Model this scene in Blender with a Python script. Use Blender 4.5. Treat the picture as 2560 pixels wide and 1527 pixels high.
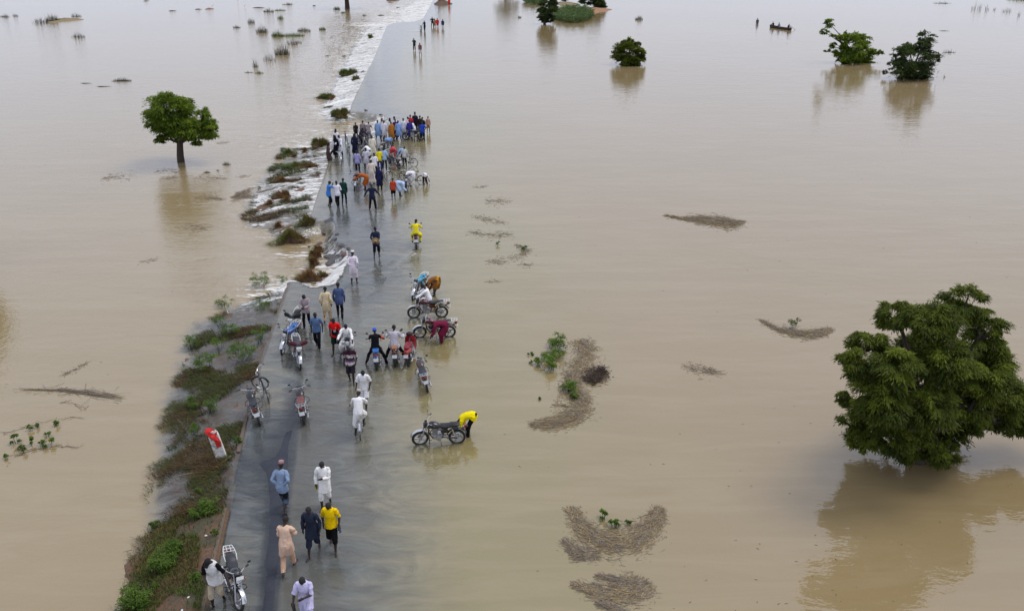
import bpy, bmesh, math, random
import numpy as np
from mathutils import Vector, Matrix, Quaternion

R = math.radians
for o in list(bpy.data.objects):
    bpy.data.objects.remove(o)
scene = bpy.context.scene
COL = scene.collection

# ------------------------------------------------------------------ camera
CAM_H, PITCH, FPX = 16.5, R(23.0), 2250.0
PW, PH = 2560.0, 1527.0
cam = bpy.data.cameras.new('camera')
cam.sensor_width = 36.0
cam.lens = FPX / PW * 36.0
cam.clip_end = 8000.0
cam_o = bpy.data.objects.new('camera', cam)
COL.objects.link(cam_o)
cam_o.location = (0, 0, CAM_H)
cam_o.rotation_euler = (R(90) - PITCH, 0, 0)
scene.camera = cam_o

# ------------------------------------------------------------------ sky: thin bright overcast
SUN_EL, SUN_AZ = R(62), R(62)          # sun high, behind and to the right
world = bpy.data.worlds.new('World')
scene.world = world
world.use_nodes = True
nt = world.node_tree
bg = nt.nodes['Background']
sky = nt.nodes.new('ShaderNodeTexSky')
sky.sky_type = 'NISHITA'
sky.sun_disc = False
sky.sun_elevation = SUN_EL
sky.sun_rotation = SUN_AZ
sky.dust_density = 3.0
cloud = nt.nodes.new('ShaderNodeMix')
cloud.data_type = 'RGBA'
cloud.inputs[0].default_value = 0.86
cloud.inputs[7].default_value = (7.6, 8.1, 9.7, 1)     # even white cloud cover
nt.links.new(sky.outputs[0], cloud.inputs[6])
nt.links.new(cloud.outputs[2], bg.inputs[0])
bg.inputs[1].default_value = 0.11

sun = bpy.data.lights.new('sun', 'SUN')
sun.energy = 1.5
sun.angle = R(28)
sun.color = (1.0, 0.96, 0.9)
sun_o = bpy.data.objects.new('sun', sun)
COL.objects.link(sun_o)
sd = Vector((math.sin(SUN_AZ) * math.cos(SUN_EL), math.cos(SUN_AZ) * math.cos(SUN_EL), math.sin(SUN_EL)))
sun_o.rotation_euler = sd.to_track_quat('Z', 'Y').to_euler()
sun_o.location = (30, -30, 60)

scene.view_settings.view_transform = 'Standard'
scene.view_settings.look = 'None'
scene.view_settings.gamma = 1
scene.view_settings.exposure = 0.0
scene.view_settings.use_curve_mapping = False

# ------------------------------------------------------------------ where a spot of the photograph lies on the ground
SP, CP = math.sin(PITCH), math.cos(PITCH)
def G(px, py, z=0.0):
    xc, yc = (px - PW / 2) / FPX, (py - PH / 2) / FPX
    t = (CAM_H - z) / (SP + yc * CP)
    return Vector((xc * t, (CP - yc * SP) * t, z))
def proj(x, y, z):
    zc = y * CP + (CAM_H - z) * SP
    yc = (CAM_H - z) * CP - y * SP
    return PW / 2 + FPX * x / zc, PH / 2 + FPX * yc / zc
def mpp(p):                                  # metres one photo pixel spans at a point
    return (p[1] * CP + (CAM_H - p[2]) * SP) / FPX

# ------------------------------------------------------------------ noise
def _hash(ix, iy, s):
    h = (ix.astype(np.int64) * 374761393 + iy.astype(np.int64) * 668265263 + s * 974634777) & 0x7fffffff
    h = ((h ^ (h >> 13)) * 1274126177) & 0x7fffffff
    return ((h ^ (h >> 16)) & 0xffff) / 65535.0
def vnoise(x, y, s=0):
    x = np.asarray(x, float); y = np.asarray(y, float)
    ix, iy = np.floor(x), np.floor(y)
    fx, fy = x - ix, y - iy
    fx = fx * fx * (3 - 2 * fx); fy = fy * fy * (3 - 2 * fy)
    a, b = _hash(ix, iy, s), _hash(ix + 1, iy, s)
    c, d = _hash(ix, iy + 1, s), _hash(ix + 1, iy + 1, s)
    return (a + (b - a) * fx) * (1 - fy) + (c + (d - c) * fx) * fy
def fbm(x, y, s=0, o=4):
    t, a, n = 0, 0.5, 0
    for i in range(o):
        t = t + a * vnoise(x * 2 ** i, y * 2 ** i, s + i); n += a; a *= 0.5
    return t / n
def sstep(a, b, x):
    t = np.clip((np.asarray(x, float) - a) / (b - a), 0, 1)
    return t * t * (3 - 2 * t)

# ------------------------------------------------------------------ mesh helpers
def mesh_np(name, V, quads=None, tris=None, col=None, smooth=False, attrs=None):
    V = np.asarray(V, np.float32)
    me = bpy.data.meshes.new(name)
    me.vertices.add(len(V)); me.vertices.foreach_set('co', V.ravel())
    idx, starts, n = [], [], 0
    if quads is not None and len(quads):
        q = np.asarray(quads, np.int32); idx.append(q.ravel()); starts.append(np.arange(len(q)) * 4); n = len(q) * 4
    if tris is not None and len(tris):
        t = np.asarray(tris, np.int32); idx.append(t.ravel()); starts.append(n + np.arange(len(t)) * 3)
    idx = np.concatenate(idx); starts = np.concatenate(starts)
    me.loops.add(len(idx)); me.loops.foreach_set('vertex_index', idx)
    me.polygons.add(len(starts)); me.polygons.foreach_set('loop_start', starts.astype(np.int32))
    if smooth:
        me.polygons.foreach_set('use_smooth', np.ones(len(starts), bool))
    if col is not None:
        a = me.attributes.new('col', 'FLOAT_COLOR', 'POINT')
        c = np.ones((len(V), 4), np.float32); c[:, :3] = col
        a.data.foreach_set('color', c.ravel())
    for k, v in (attrs or {}).items():
        a = me.attributes.new(k, 'FLOAT', 'POINT'); a.data.foreach_set('value', np.asarray(v, np.float32))
    me.update(calc_edges=True)
    return me
def ob(name, me, mat=None, parent=None, loc=(0, 0, 0), rot=(0, 0, 0), objmat=False):
    o = bpy.data.objects.new(name, me); COL.objects.link(o)
    if mat is not None and me is not None:
        if objmat:
            if not me.materials: me.materials.append(None)
            o.material_slots[0].link = 'OBJECT'; o.material_slots[0].material = mat
        elif not me.materials:
            me.materials.append(mat)
    o.parent = parent; o.location = loc; o.rotation_euler = rot
    return o
def tag(o, label, cat, group=None):
    o['label'] = label; o['category'] = cat
    if group: o['group'] = group
    return o
def empty(name, loc=(0, 0, 0), rz=0.0):
    o = bpy.data.objects.new(name, None); COL.objects.link(o)
    o.empty_display_size = 0.2; o.location = loc; o.rotation_euler = (0, 0, rz)
    return o
class MB:
    """collects shapes for one mesh"""
    def __init__(s): s.v, s.f = [], []
    def add(s, V, F):
        n = len(s.v); s.v.extend([tuple(map(float, p)) for p in V]); s.f.extend([tuple(i + n for i in f) for f in F]); return s
    def rings(s, rings, caps=True, closed=False):
        k = len(rings[0]); V = [p for r in rings for p in r]; F = []
        m = len(rings)
        for i in range(m if closed else m - 1):
            j = (i + 1) % m
            for a in range(k):
                b = (a + 1) % k
                F.append((i * k + a, i * k + b, j * k + b, j * k + a))
        if caps and not closed:
            F.append(tuple(range(k - 1, -1, -1))); F.append(tuple((m - 1) * k + a for a in range(k)))
        return s.add(V, F)
    def tube(s, pts, r, k=6, closed=False, caps=True):
        pts = [Vector(p) for p in pts]; m = len(pts)
        rr = r if isinstance(r, (list, tuple)) else [r] * m
        rings = []; prev = None
        for i, p in enumerate(pts):
            if closed: d = pts[(i + 1) % m] - pts[i - 1]
            else: d = pts[min(i + 1, m - 1)] - pts[max(i - 1, 0)]
            d.normalize()
            if prev is None:
                up = Vector((0, 0, 1)) if abs(d.z) < 0.9 else Vector((1, 0, 0))
                a = d.cross(up).normalized()
            else:
                a = (prev - d * prev.dot(d))
                a = a.normalized() if a.length > 1e-6 else d.orthogonal().normalized()
            prev = a; b = d.cross(a)
            rings.append([p + (a * math.cos(2 * math.pi * t / k) + b * math.sin(2 * math.pi * t / k)) * rr[i] for t in range(k)])
        return s.rings(rings, caps, closed)
    def box(s, c, size, rot=None, taper=1.0, bev=0.0):
        x, y, z = [q / 2 for q in size]
        if bev > 0:
            P = []
            for zz, t, e in ((-z, 1, bev), (-z + bev, 1, 0), (z - bev, taper, 0), (z, taper, bev)):
                ring = []
                for sx, sy in ((1, 1), (-1, 1), (-1, -1), (1, -1)):
                    X, Y = (x - e) * t, (y - e) * t
                    ring += [(sx * (X - bev if sx * sy > 0 else X), sy * (Y if sx * sy > 0 else Y - bev), zz),
                             (sx * (X if sx * sy > 0 else X - bev), sy * (Y - bev if sx * sy > 0 else Y), zz)]
                    if sx * sy > 0: ring[-2], ring[-1] = ring[-1], ring[-2]
                    if sx * sy < 0: ring[-2], ring[-1] = ring[-1], ring[-2]
                P.append([Vector(p) for p in ring])
        else:
            P = [[Vector((sx * x * t, sy * y * t, zz)) for sx, sy in ((1, 1), (-1, 1), (-1, -1), (1, -1))] for zz, t in ((-z, 1), (z, taper))]
        M = rot or Matrix.Identity(3)
        return s.rings([[M @ p + Vector(c) for p in r] for r in P])
    def loft(s, secs, k=12, axis='y', caps=True, power=2.0):
        """secs: (pos along axis, centre of the other two, half sizes)"""
        rings = []
        for (t, c1, c2, r1, r2) in secs:
            ring = []
            for i in range(k):
                a = 2 * math.pi * i / k; ca, sa = math.cos(a), math.sin(a)
                p = c1 + r1 * math.copysign(abs(ca) ** (2 / power), ca); q = c2 + r2 * math.copysign(abs(sa) ** (2 / power), sa)
                ring.append({'y': (p, t, q), 'z': (p, q, t), 'x': (t, p, q)}[axis])
            rings.append(ring)
        return s.rings(rings, caps)
    def ell(s, c, r, k=12, m=7, half=False):
        rings = []
        for j in range(m + 1):
            th = (math.pi / 2 if half else math.pi) * j / m
            rr = max(math.sin(th), 0.02)
            rings.append([(c[0] + r[0] * rr * math.cos(2 * math.pi * i / k), c[1] + r[1] * rr * math.sin(2 * math.pi * i / k), c[2] + r[2] * math.cos(th)) for i in range(k)])
        return s.rings(rings[::-1])
    def disc(s, c, r, w, k=16):                     # a short cylinder lying along x
        return s.rings([[(c[0] + dx, c[1] + r * math.cos(2 * math.pi * i / k), c[2] + r * math.sin(2 * math.pi * i / k)) for i in range(k)] for dx in (-w / 2, w / 2)])
    def torus(s, c, Rr, r, k=24, m=7, sx=1.0):
        rings = []
        for i in range(k):
            a = 2 * math.pi * i / k; e = Vector((0, math.cos(a), math.sin(a)))
            rings.append([Vector(c) + e * (Rr + r * math.cos(2 * math.pi * j / m)) + Vector((sx * r * math.sin(2 * math.pi * j / m), 0, 0)) for j in range(m)])
        return s.rings(rings, False, True)
    def mesh(s, name, smooth=True):
        me = bpy.data.meshes.new(name); me.from_pydata(s.v, [], s.f); me.update()
        if smooth:
            me.polygons.foreach_set('use_smooth', np.ones(len(me.polygons), bool))
            me.set_sharp_from_angle(angle=R(40))
        return me

# ------------------------------------------------------------------ materials
def newmat(name):
    m = bpy.data.materials.new(name); m.use_nodes = True
    nt = m.node_tree; nt.nodes.clear()
    out = nt.nodes.new('ShaderNodeOutputMaterial')
    return m, nt, out
def N(nt, t, **kw):
    n = nt.nodes.new('ShaderNode' + t)
    for k, v in kw.items(): setattr(n, k, v)
    return n
def noise_node(nt, scale, detail=4, rough=0.6, coord=None, vec=None):
    n = N(nt, 'TexNoise'); n.inputs['Scale'].default_value = scale; n.inputs['Detail'].default_value = detail; n.inputs['Roughness'].default_value = rough
    if vec is None:
        tc = N(nt, 'TexCoord'); vec = tc.outputs[coord or 'Object']
    nt.links.new(vec, n.inputs['Vector'])
    return n
def math_node(nt, op, a, b=None, clamp=False):
    n = N(nt, 'Math', operation=op, use_clamp=clamp)
    for i, v in enumerate((a, b)):
        if v is None: continue
        if isinstance(v, (int, float)): n.inputs[i].default_value = v
        else: nt.links.new(v, n.inputs[i])
    return n.outputs[0]
def mixcol(nt, f, a, b, mode='MIX'):
    n = N(nt, 'Mix', data_type='RGBA', blend_type=mode)
    for i, v in ((0, f), (6, a), (7, b)):
        if isinstance(v, (int, float)): n.inputs[i].default_value = v
        elif isinstance(v, tuple): n.inputs[i].default_value = (*v[:3], 1)
        else: nt.links.new(v, n.inputs[i])
    return n.outputs[2]
def maprange(nt, v, a, b, c=0.0, d=1.0, smooth=False):
    n = N(nt, 'MapRange'); n.interpolation_type = 'SMOOTHSTEP' if smooth else 'LINEAR'
    nt.links.new(v, n.inputs[0])
    for i, q in enumerate((a, b, c, d)):
        if isinstance(q, (int, float)): n.inputs[i + 1].default_value = q
        else: nt.links.new(q, n.inputs[i + 1])
    return n.outputs[0]
_mats = {}
def pmat(name, col, rough=0.5, metal=0.0, var=0.18, scale=9.0, bump=0.0, coat=0.0):
    """plain procedural material: base colour with worn, dusty variation"""
    if name in _mats: return _mats[name]
    m, nt, out = newmat(name)
    b = N(nt, 'BsdfPrincipled'); nt.links.new(b.outputs[0], out.inputs[0])
    n = noise_node(nt, scale)
    dark = tuple(c * (1 - var) for c in col); light = tuple(min(1, c * (1 + var) + 0.01 * var) for c in col)
    nt.links.new(mixcol(nt, n.outputs[0], dark, light), b.inputs['Base Color'])
    nt.links.new(maprange(nt, n.outputs[0], 0.3, 0.7, max(0, rough - 0.12), min(1, rough + 0.12)), b.inputs['Roughness'])
    b.inputs['Metallic'].default_value = metal
    b.inputs['Coat Weight'].default_value = coat
    if bump:
        bp = N(nt, 'Bump'); bp.inputs['Strength'].default_value = bump; bp.inputs['Distance'].default_value = 0.02
        nt.links.new(n.outputs[0], bp.inputs['Height']); nt.links.new(bp.outputs[0], b.inputs['Normal'])
    _mats[name] = m
    return m
def vcol_mat(name, rough=0.8, trans=0.0, bump=0.0, bscale=30.0, var=0.15, spec=0.3):
    """material that takes each piece's own colour from the 'col' attribute"""
    m, nt, out = newmat(name)
    at = N(nt, 'Attribute', attribute_name='col')
    b = N(nt, 'BsdfPrincipled'); b.inputs['Roughness'].default_value = rough; b.inputs['Specular IOR Level'].default_value = spec
    n = noise_node(nt, bscale)
    c = mixcol(nt, 1.0, at.outputs['Color'], mixcol(nt, n.outputs[0], (1 - var,) * 3, (1 + var,) * 3), 'MULTIPLY')
    nt.links.new(c, b.inputs['Base Color'])
    if bump:
        bp = N(nt, 'Bump'); bp.inputs['Strength'].default_value = bump; bp.inputs['Distance'].default_value = 0.03
        n2 = noise_node(nt, bscale * 0.35, 3); nt.links.new(n2.outputs[0], bp.inputs['Height']); nt.links.new(bp.outputs[0], b.inputs['Normal'])
    if trans:
        t = N(nt, 'BsdfTranslucent'); nt.links.new(c, t.inputs[0])
        mx = N(nt, 'MixShader'); mx.inputs[0].default_value = trans
        nt.links.new(b.outputs[0], mx.inputs[1]); nt.links.new(t.outputs[0], mx.inputs[2]); nt.links.new(mx.outputs[0], out.inputs[0])
    else:
        nt.links.new(b.outputs[0], out.inputs[0])
    return m
M_LEAF = vcol_mat('leaf', 0.6, 0.35, var=0.2, bscale=2.0, spec=.15)
M_GRASS = vcol_mat('grass_blade', 0.7, 0.2, var=0.25, bscale=3.0)
M_STRAW = vcol_mat('straw', 0.8, 0.0, var=0.3, bscale=8.0)
M_CLOTH = vcol_mat('woven_cloth', 0.9, 0.0, bump=1.0, bscale=34.0, var=0.1, spec=0.15)
M_SKIN = vcol_mat('dark_skin', 0.5, 0.0, var=0.12, bscale=20.0, spec=0.4)
M_HAIR = pmat('black_hair', (0.008, 0.007, 0.007), 0.8, var=0.4, scale=60, bump=0.5)
M_BARK = pmat('bark', (0.055, 0.04, 0.032), 0.9, var=0.5, scale=5, bump=0.8)
M_EARTH = pmat('wet_earth', (0.10, 0.055, 0.03), 0.8, var=0.5, scale=6, bump=0.7)
# ------------------------------------------------------------------ the road's left edge, as it stands after the washouts
ZL = -0.6                                    # flood level on the low side; 0 on the high side
# (photo x, photo y, spill width to the next point, foam on the spill, downstream trail m, trail strength)
EDGE = [
 (455, 1800, 2.3, .05, .4, .1), (511, 1527, 2.3, .05, .4, .1), (569, 1268, 2.3, .35, .8, .3), (597, 1120, 2.6, .20, .6, .2), (606, 1106, 2.7, .18, .6, .2),
 (650, 918, 3.3, .36, .6, .25), (700, 775, 3.8, .38, .6, .3), (727, 700, .9, 1., 4.0, .8),
 (772, 719, 1.5, 1., 4.5, .95), (792, 719, 1.7, 1., 4.5, .95), (840, 712, 1.6, 1., 4.5, .95), (861, 683, 1.5, 1., 4.5, .95), (873, 649, .9, .9, 5., .9), (874, 622, .8, .8, 5., .9),
 (861, 614, .8, .75, 5., .9), (840, 606, .7, .7, 5., .95), (836, 585, .6, .6, 5., 1.), (837, 560, .5, .4, 5., 1.), (813, 554, .6, .4, 4., 1.), (779, 551, 2.2, .6, 2.5, .7),
 (781, 537, 3.6, .68, 2.0, .6), (800, 478, 4.4, .78, 2.8, .7), (823, 409, 4.2, .68, 2.6, .6), (838, 362, 3., .65, 3., .65), (850, 341, 1.6, .85, 10., .8),
 (905, 338, 1.6, .8, 8., .75), (945, 330, 1.4, .9, 8., .8), (966, 312, 1.2, .9, 8., .8), (979, 297, 1., .7, 8., .8), (960, 290, 1., .9, 8., .8), (930, 285, .9, .6, 8., .8), (908, 281, .8, .5, 8., .8),
 (878, 279, 2.2, .8, 5., .7), (881, 262, 3.0, .9, 5., .75), (900, 222, 3.0, .86, 5., .66), (919, 180, 3.4, .88, 5.5, .68), (930, 160, 3.5, .88, 6., .7), (950, 112, 3.8, .9, 7., .72), (969, 64, 3.4, .92, 8., .75),
 (990, 57, 4.0, 1., 16., .9), (1040, 54, 4.0, 1., 16., .9), (1060, 47, 4.6, 1., 16., .85), (1077, 14, 5.6, .95, 18., .8), (1092, -18, 2.6, .9, 16., .6), (1110, -60, 2.6, .9, 16., .5), (1130, -110, 2.6, .9, 16., .5), (1150, -150, 2, .5, 10., .3), (1170, -170, 2, .5, 10., .3)]
EP = np.array([G(e[0], e[1])[:2] for e in EDGE])
EA = np.array([e[2:] for e in EDGE], float)
EP = np.vstack([EP, [EP[-1] + (EP[-1] - EP[-2]) * 40]]); EA = np.vstack([EA, EA[-1:]])
# mean edge (without the washouts) for laying out grids
_me = [(455, 1800), (511, 1527), (569, 1268), (606, 1106), (650, 918), (727, 700), (781, 537), (823, 409), (877, 270), (919, 180), (969, 64), (1077, 14), (1130, -110), (1170, -170)]
ME = np.array([G(*p)[:2] for p in _me])
def Lx(y):
    y = np.asarray(y, float); b = np.interp(y, ME[:, 1], ME[:, 0])
    k = (ME[-1, 0] - ME[-2, 0]) / (ME[-1, 1] - ME[-2, 1])
    return b + np.maximum(y - ME[-1, 1], 0) * k
def edge_sd(x, y):
    """signed distance to the edge (+ on the road side) and the blended edge attributes"""
    sh = np.shape(x); x = np.ravel(x).astype(float); y = np.ravel(y).astype(float)
    best = np.full(len(x), 1e18); att = np.zeros((len(x), EA.shape[1])); cr = np.zeros(len(x), int)
    for i in range(len(EP) - 1):
        a, b = EP[i], EP[i + 1]; d = b - a; L2 = d @ d
        t = np.clip(((x - a[0]) * d[0] + (y - a[1]) * d[1]) / L2, 0, 1)
        dd = (x - a[0] - t * d[0]) ** 2 + (y - a[1] - t * d[1]) ** 2
        m = dd < best
        best[m] = dd[m]; att[m] = EA[i] * (1 - t[m, None]) + EA[i + 1] * t[m, None]
        c = ((a[1] > y) != (b[1] > y)); xi = a[0] + (y - a[1]) / (b[1] - a[1] if b[1] != a[1] else 1e-9) * d[0]
        cr += (c & (x > xi)).astype(int)
    s = np.sqrt(best) * np.where(cr % 2 == 1, 1, -1)
    far = y < EP[0, 1]
    s[far] = (x - Lx(y))[far]
    return s.reshape(sh), att.reshape(sh + (EA.shape[1],))
Y_DRY = G(569, 1268)[1]                       # nearer than this the bank stands clear of the water
def bank_profile(t):
    return np.clip(t, 0, 1) ** 1.15
def levels(x, y):
    """water level, ground level, s, attributes"""
    s, att = edge_sd(x, y)
    w = att[..., 0]; steep = w < 1.75
    t = -s / w
    prof = np.where(steep, sstep(0, 1, t), bank_profile(t))
    dry = 1 - sstep(Y_DRY - 0.6, Y_DRY + 0.5, y + 0.6 * (vnoise(x * 1.3, y * 1.3, 5) - .5))
    rough = np.clip((s + 0.15) / -0.4, 0, 1) * np.exp(-np.maximum(-s - w, 0) / np.maximum(att[..., 2] * .5, .3))
    foamy = att[..., 1]
    bump = (fbm(x * 1.1 + y * .3, y * 2.6, 3) - .5) * rough * (0.05 + 0.24 * foamy) * np.where(y > 45, 1.3, 1)
    bump = bump + (fbm(x * 3.2 + y, y * 5.0, 4, 3) - .5) * rough * .16 * foamy
    zw = ZL * prof + bump
    zw = np.where((s < 0.0), zw * (1 - dry) + ZL * dry, zw)
    # ground
    gb = (fbm(x * .9, y * .9, 11) - .5) * 0.22 + (fbm(x * 3.1, y * 3.1, 12, 3) - .5) * .09
    zg_l = ZL * bank_profile(t) - 0.05 + gb * sstep(0, .5, -s) + 0.10 * dry
    zg_l = np.where(steep, ZL * sstep(0, .6, t) - 0.10 + gb * .8 * sstep(0, .5, -s), zg_l)
    zg_l = zg_l - np.maximum(-s - w, 0) * 0.22 - .3 * (np.asarray(y) > 66)
    u = s
    zg_r = -0.045 + .062 * np.clip(1 - turb_at(np.ravel(x), np.ravel(y)).reshape(np.shape(x)) / .11, 0, 1) * (np.asarray(y) < 40) - sstep(6.5, 14, u) * 0.7 - np.maximum(u - 10, 0) * 0.02
    zg = np.where(s < 0, zg_l, zg_r)
    zg = np.maximum(zg, -3.0)
    return zw, zg, s, att, dry
def gz(p, wade=0.0):
    zw, zg, s, a, d = levels(np.array([p[0]]), np.array([p[1]]))
    return float(zg[0]), float(zw[0]), float(s[0])
# how much silt the water carries: clear films over the asphalt, opaque in the lakes
TURB = [
 (1527, (505, .50, 560, .45, 620, .52, 642, .40, 655, .01, 682, .01, 696, .14, 800, .22, 900, .36, 1000, .62, 1100, .85, 1220, 1)),
 (1400, (540, .48, 600, .55, 648, .42, 664, .01, 696, .01, 710, .14, 820, .22, 920, .40, 1010, .62, 1120, .88, 1200, 1)),
 (1280, (565, .34, 620, .42, 655, .30, 676, .01, 712, .01, 726, .14, 830, .24, 930, .42, 1030, .68, 1120, .9, 1190, 1)),
 (1160, (590, .14, 630, .10, 655, .01, 716, .0, 730, .13, 830, .24, 930, .44, 1030, .72, 1120, .92, 1180, 1)),
 (1080, (610, .38, 660, .28, 705, .05, 728, .02, 742, .13, 850, .22, 940, .48, 1030, .78, 1120, .95, 1180, 1)),
 (1000, (625, .58, 700, .52, 730, .10, 742, .02, 756, .24, 850, .34, 920, .46, 1000, .72, 1100, .94, 1170, 1)),
 (920, (645, .58, 720, .48, 800, .36, 880, .38, 940, .5, 1000, .68, 1080, .88, 1170, 1)),
 (820, (685, .56, 760, .48, 850, .40, 920, .42, 980, .52, 1040, .7, 1120, .92, 1170, 1)),
 (720, (725, .54, 800, .46, 870, .36, 940, .38, 1000, .5, 1060, .66, 1140, .95, 1190, 1)),
 (620, (760, .55, 860, .36, 920, .36, 980, .46, 1040, .65, 1120, .92, 1180, 1)),
 (540, (780, .70, 815, .55, 850, .32, 920, .38, 980, .55, 1060, .82, 1140, 1)),
 (440, (815, .7, 860, .5, 900, .32, 960, .5, 1010, .7, 1100, 1)),
 (360, (840, .6, 900, .45, 960, .6, 1040, .8, 1100, 1)),
 (290, (880, .68, 900, .5, 960, .58, 1020, .8, 1090, 1)),
 (210, (905, .78, 922, .52, 970, .66, 1020, .88, 1080, 1)),
 (120, (948, .75, 962, .56, 1000, .72, 1040, .92, 1090, 1)),
 (60, (1055, .65, 1075, .7, 1110, .95, 1150, 1)), (0, (1080, .6, 1110, .8, 1150, 1)), (-200, (1100, 1, 1150, 1))]
def turb_at(x, y):
    px, py = proj(x, np.maximum(y, 12), 0 * x)
    rows = np.array([np.interp(px, t[1][0::2], t[1][1::2]) for t in TURB])
    ys = np.array([t[0] for t in TURB], float)[::-1]; rows = rows[::-1]
    k = np.clip(np.searchsorted(ys, py) - 1, 0, len(ys) - 2)
    f = np.clip((py - ys[k]) / (ys[k + 1] - ys[k]), 0, 1)
    ii = np.arange(len(px))
    return rows[k, ii] * (1 - f) + rows[k + 1, ii] * f

# ------------------------------------------------------------------ grids
def geo(a, b, d0, g, dmax=1e9):
    r = [a]; d = d0
    while r[-1] < b: r.append(r[-1] + d); d = min(d * g, dmax)
    return r
ys = np.array(geo(9.0, 60, .11, 1.0035) + geo(60.3, 260, .36, 1.004, 1.2) + geo(262, 4500, 2, 1.12))
un = np.arange(-6.5, 6.51, .11)
ur = np.array(geo(6.7, 60, .2, 1.05) + geo(64, 3500, 4, 1.25)); ul = -np.array(geo(6.7, 40, .2, 1.05) + geo(43, 3500, 3, 1.25))[::-1]
us = np.concatenate([ul, un, ur])
YY, UU = np.meshgrid(ys, us, indexing='ij')
XX = Lx(YY) + UU
gx, gy = XX.ravel(), YY.ravel()
ZW, ZG, SS, AA, DRY = levels(gx, gy)
nI, nJ = XX.shape
ii = np.arange(nI * nJ).reshape(nI, nJ)
GQ = np.stack([ii[:-1, :-1], ii[:-1, 1:], ii[1:, 1:], ii[1:, :-1]], -1).reshape(-1, 4)
# silt and foam carried by the water
w_ = AA[:, 0]
turb = np.where(SS > 0, turb_at(gx, gy), 0)
turb = np.where(SS > 0, turb ** (1 - .32 * sstep(2.2, 4.2, SS)), turb)
film = np.clip(-SS / w_, 0, 1)
turb = np.where(SS <= 0, 0.20 + 0.80 * sstep(.70, 1.25, -SS / w_ + .25 * (fbm(gx * 1.5, gy * 1.5, 21) - .5)), turb)
turb = np.where((SS <= 0) & (gy > 50), np.maximum(turb, .62), turb)
turb = np.where((SS <= 0) & (DRY > .5), np.maximum(turb, sstep(.75, 1.15, -SS / w_)), turb)
on = sstep(-.02, .12, -SS)
trail = np.exp(-np.maximum(-SS - w_, 0) / AA[:, 2]) * AA[:, 3]
foam = on * np.where(-SS < w_, AA[:, 1], np.minimum(trail, AA[:, 1]))
foam *= 1 - DRY
foam = np.where((gy > 60) & (SS < 0), np.maximum(foam, .42 * np.exp(-np.maximum(-SS - 6, 0) / 7.)), foam)
FOAM_EXTRA = []                                # (x, y, radius, strength) splashes and wakes
def add_spot(px, py, r, k): 
    p = G(px, py); FOAM_EXTRA.append((p[0], p[1], r, k))
for q in ((845, 1374, .26, .55), (822, 1350, .2, .35), (783, 1385, .2, .3), (813, 1264, .32, .6), (720, 1262, .2, .5), (806, 873, .45, .5), (786, 866, .35, .45), (770, 819, .35, .6), (880, 1012, .25, .5), (886, 1085, .3, .35),
          (883, 711, .35, .55), (872, 722, .3, .6), (990, 500, .4, .5), (952, 480, .35, .5), (940, 524, .3, .5), (925, 1018, .25, .3), (843, 885, .3, .3), (1043, 78, .9, .6), (1036, 129, .8, .35), (1050, 141, .8, .4), (1064, 250, .01, .0)):
    add_spot(*q)
for i in range(26):                           # wake behind the rider in yellow
    t = i / 25
    add_spot(1040 - 46 * t - 2, 632 + 42 * t, .16 + .1 * t, .62 * (1 - .6 * t)); add_spot(1043 + 9 * t, 632 + 44 * t, .12 + .06 * t, .55 * (1 - .6 * t))
def line_spots(pts, r, k, n=30):
    for i in range(n):
        f = i / (n - 1) * (len(pts) - 1); j = min(int(f), len(pts) - 2); f -= j
        add_spot(pts[j][0] + (pts[j + 1][0] - pts[j][0]) * f, pts[j][1] + (pts[j + 1][1] - pts[j][1]) * f, r, k)
line_spots([(895, 690), (945, 672), (985, 652)], .14, .34, 24)
line_spots([(915, 745), (955, 718), (985, 672)], .14, .32, 24)
line_spots([(900, 340), (960, 300), (985, 292)], .5, .5, 14)
line_spots([(640, 905), (612, 925), (590, 940)], .3, .75, 12)
line_spots([(560, 1250), (520, 1245), (480, 1222)], .35, .55, 14)
line_spots([(580, 1180), (560, 1225)], .3, .5, 8)
line_spots([(690, 705), (705, 712), (716, 700)], .5, .95, 10)
for cx, cy, r, k in FOAM_EXTRA:
    m = (np.abs(gx - cx) < 2 * r) & (np.abs(gy - cy) < 2 * r)
    d2 = ((gx[m] - cx) ** 2 + (gy[m] - cy) ** 2) / r ** 2
    foam[m] = np.maximum(foam[m], k * np.exp(-d2))

# ------------------------------------------------------------------ ground, road, kerb
def ground_material():
    m, nt, out = newmat('bank_soil')
    b = N(nt, 'BsdfPrincipled'); nt.links.new(b.outputs[0], out.inputs[0])
    n1 = noise_node(nt, .9, 5); n2 = noise_node(nt, 9, 5, .7)
    c = mixcol(nt, maprange(nt, n1.outputs[0], .42, .56), (.075, .066, .034), (.20, .090, .050))
    c = mixcol(nt, maprange(nt, n2.outputs[0], .35, .7), c, (.07, .055, .032))
    nt.links.new(c, b.inputs['Base Color']); b.inputs['Roughness'].default_value = .8
    bp = N(nt, 'Bump'); bp.inputs['Strength'].default_value = .8; bp.inputs['Distance'].default_value = .05
    nt.links.new(n2.outputs[0], bp.inputs['Height']); nt.links.new(bp.outputs[0], b.inputs['Normal'])
    return m
M_SOIL = ground_material()
gme = mesh_np('ground', np.stack([gx, gy, ZG - .012], -1), GQ, smooth=True)
o = ob('ground', gme, M_SOIL); o['kind'] = 'structure'

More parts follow.
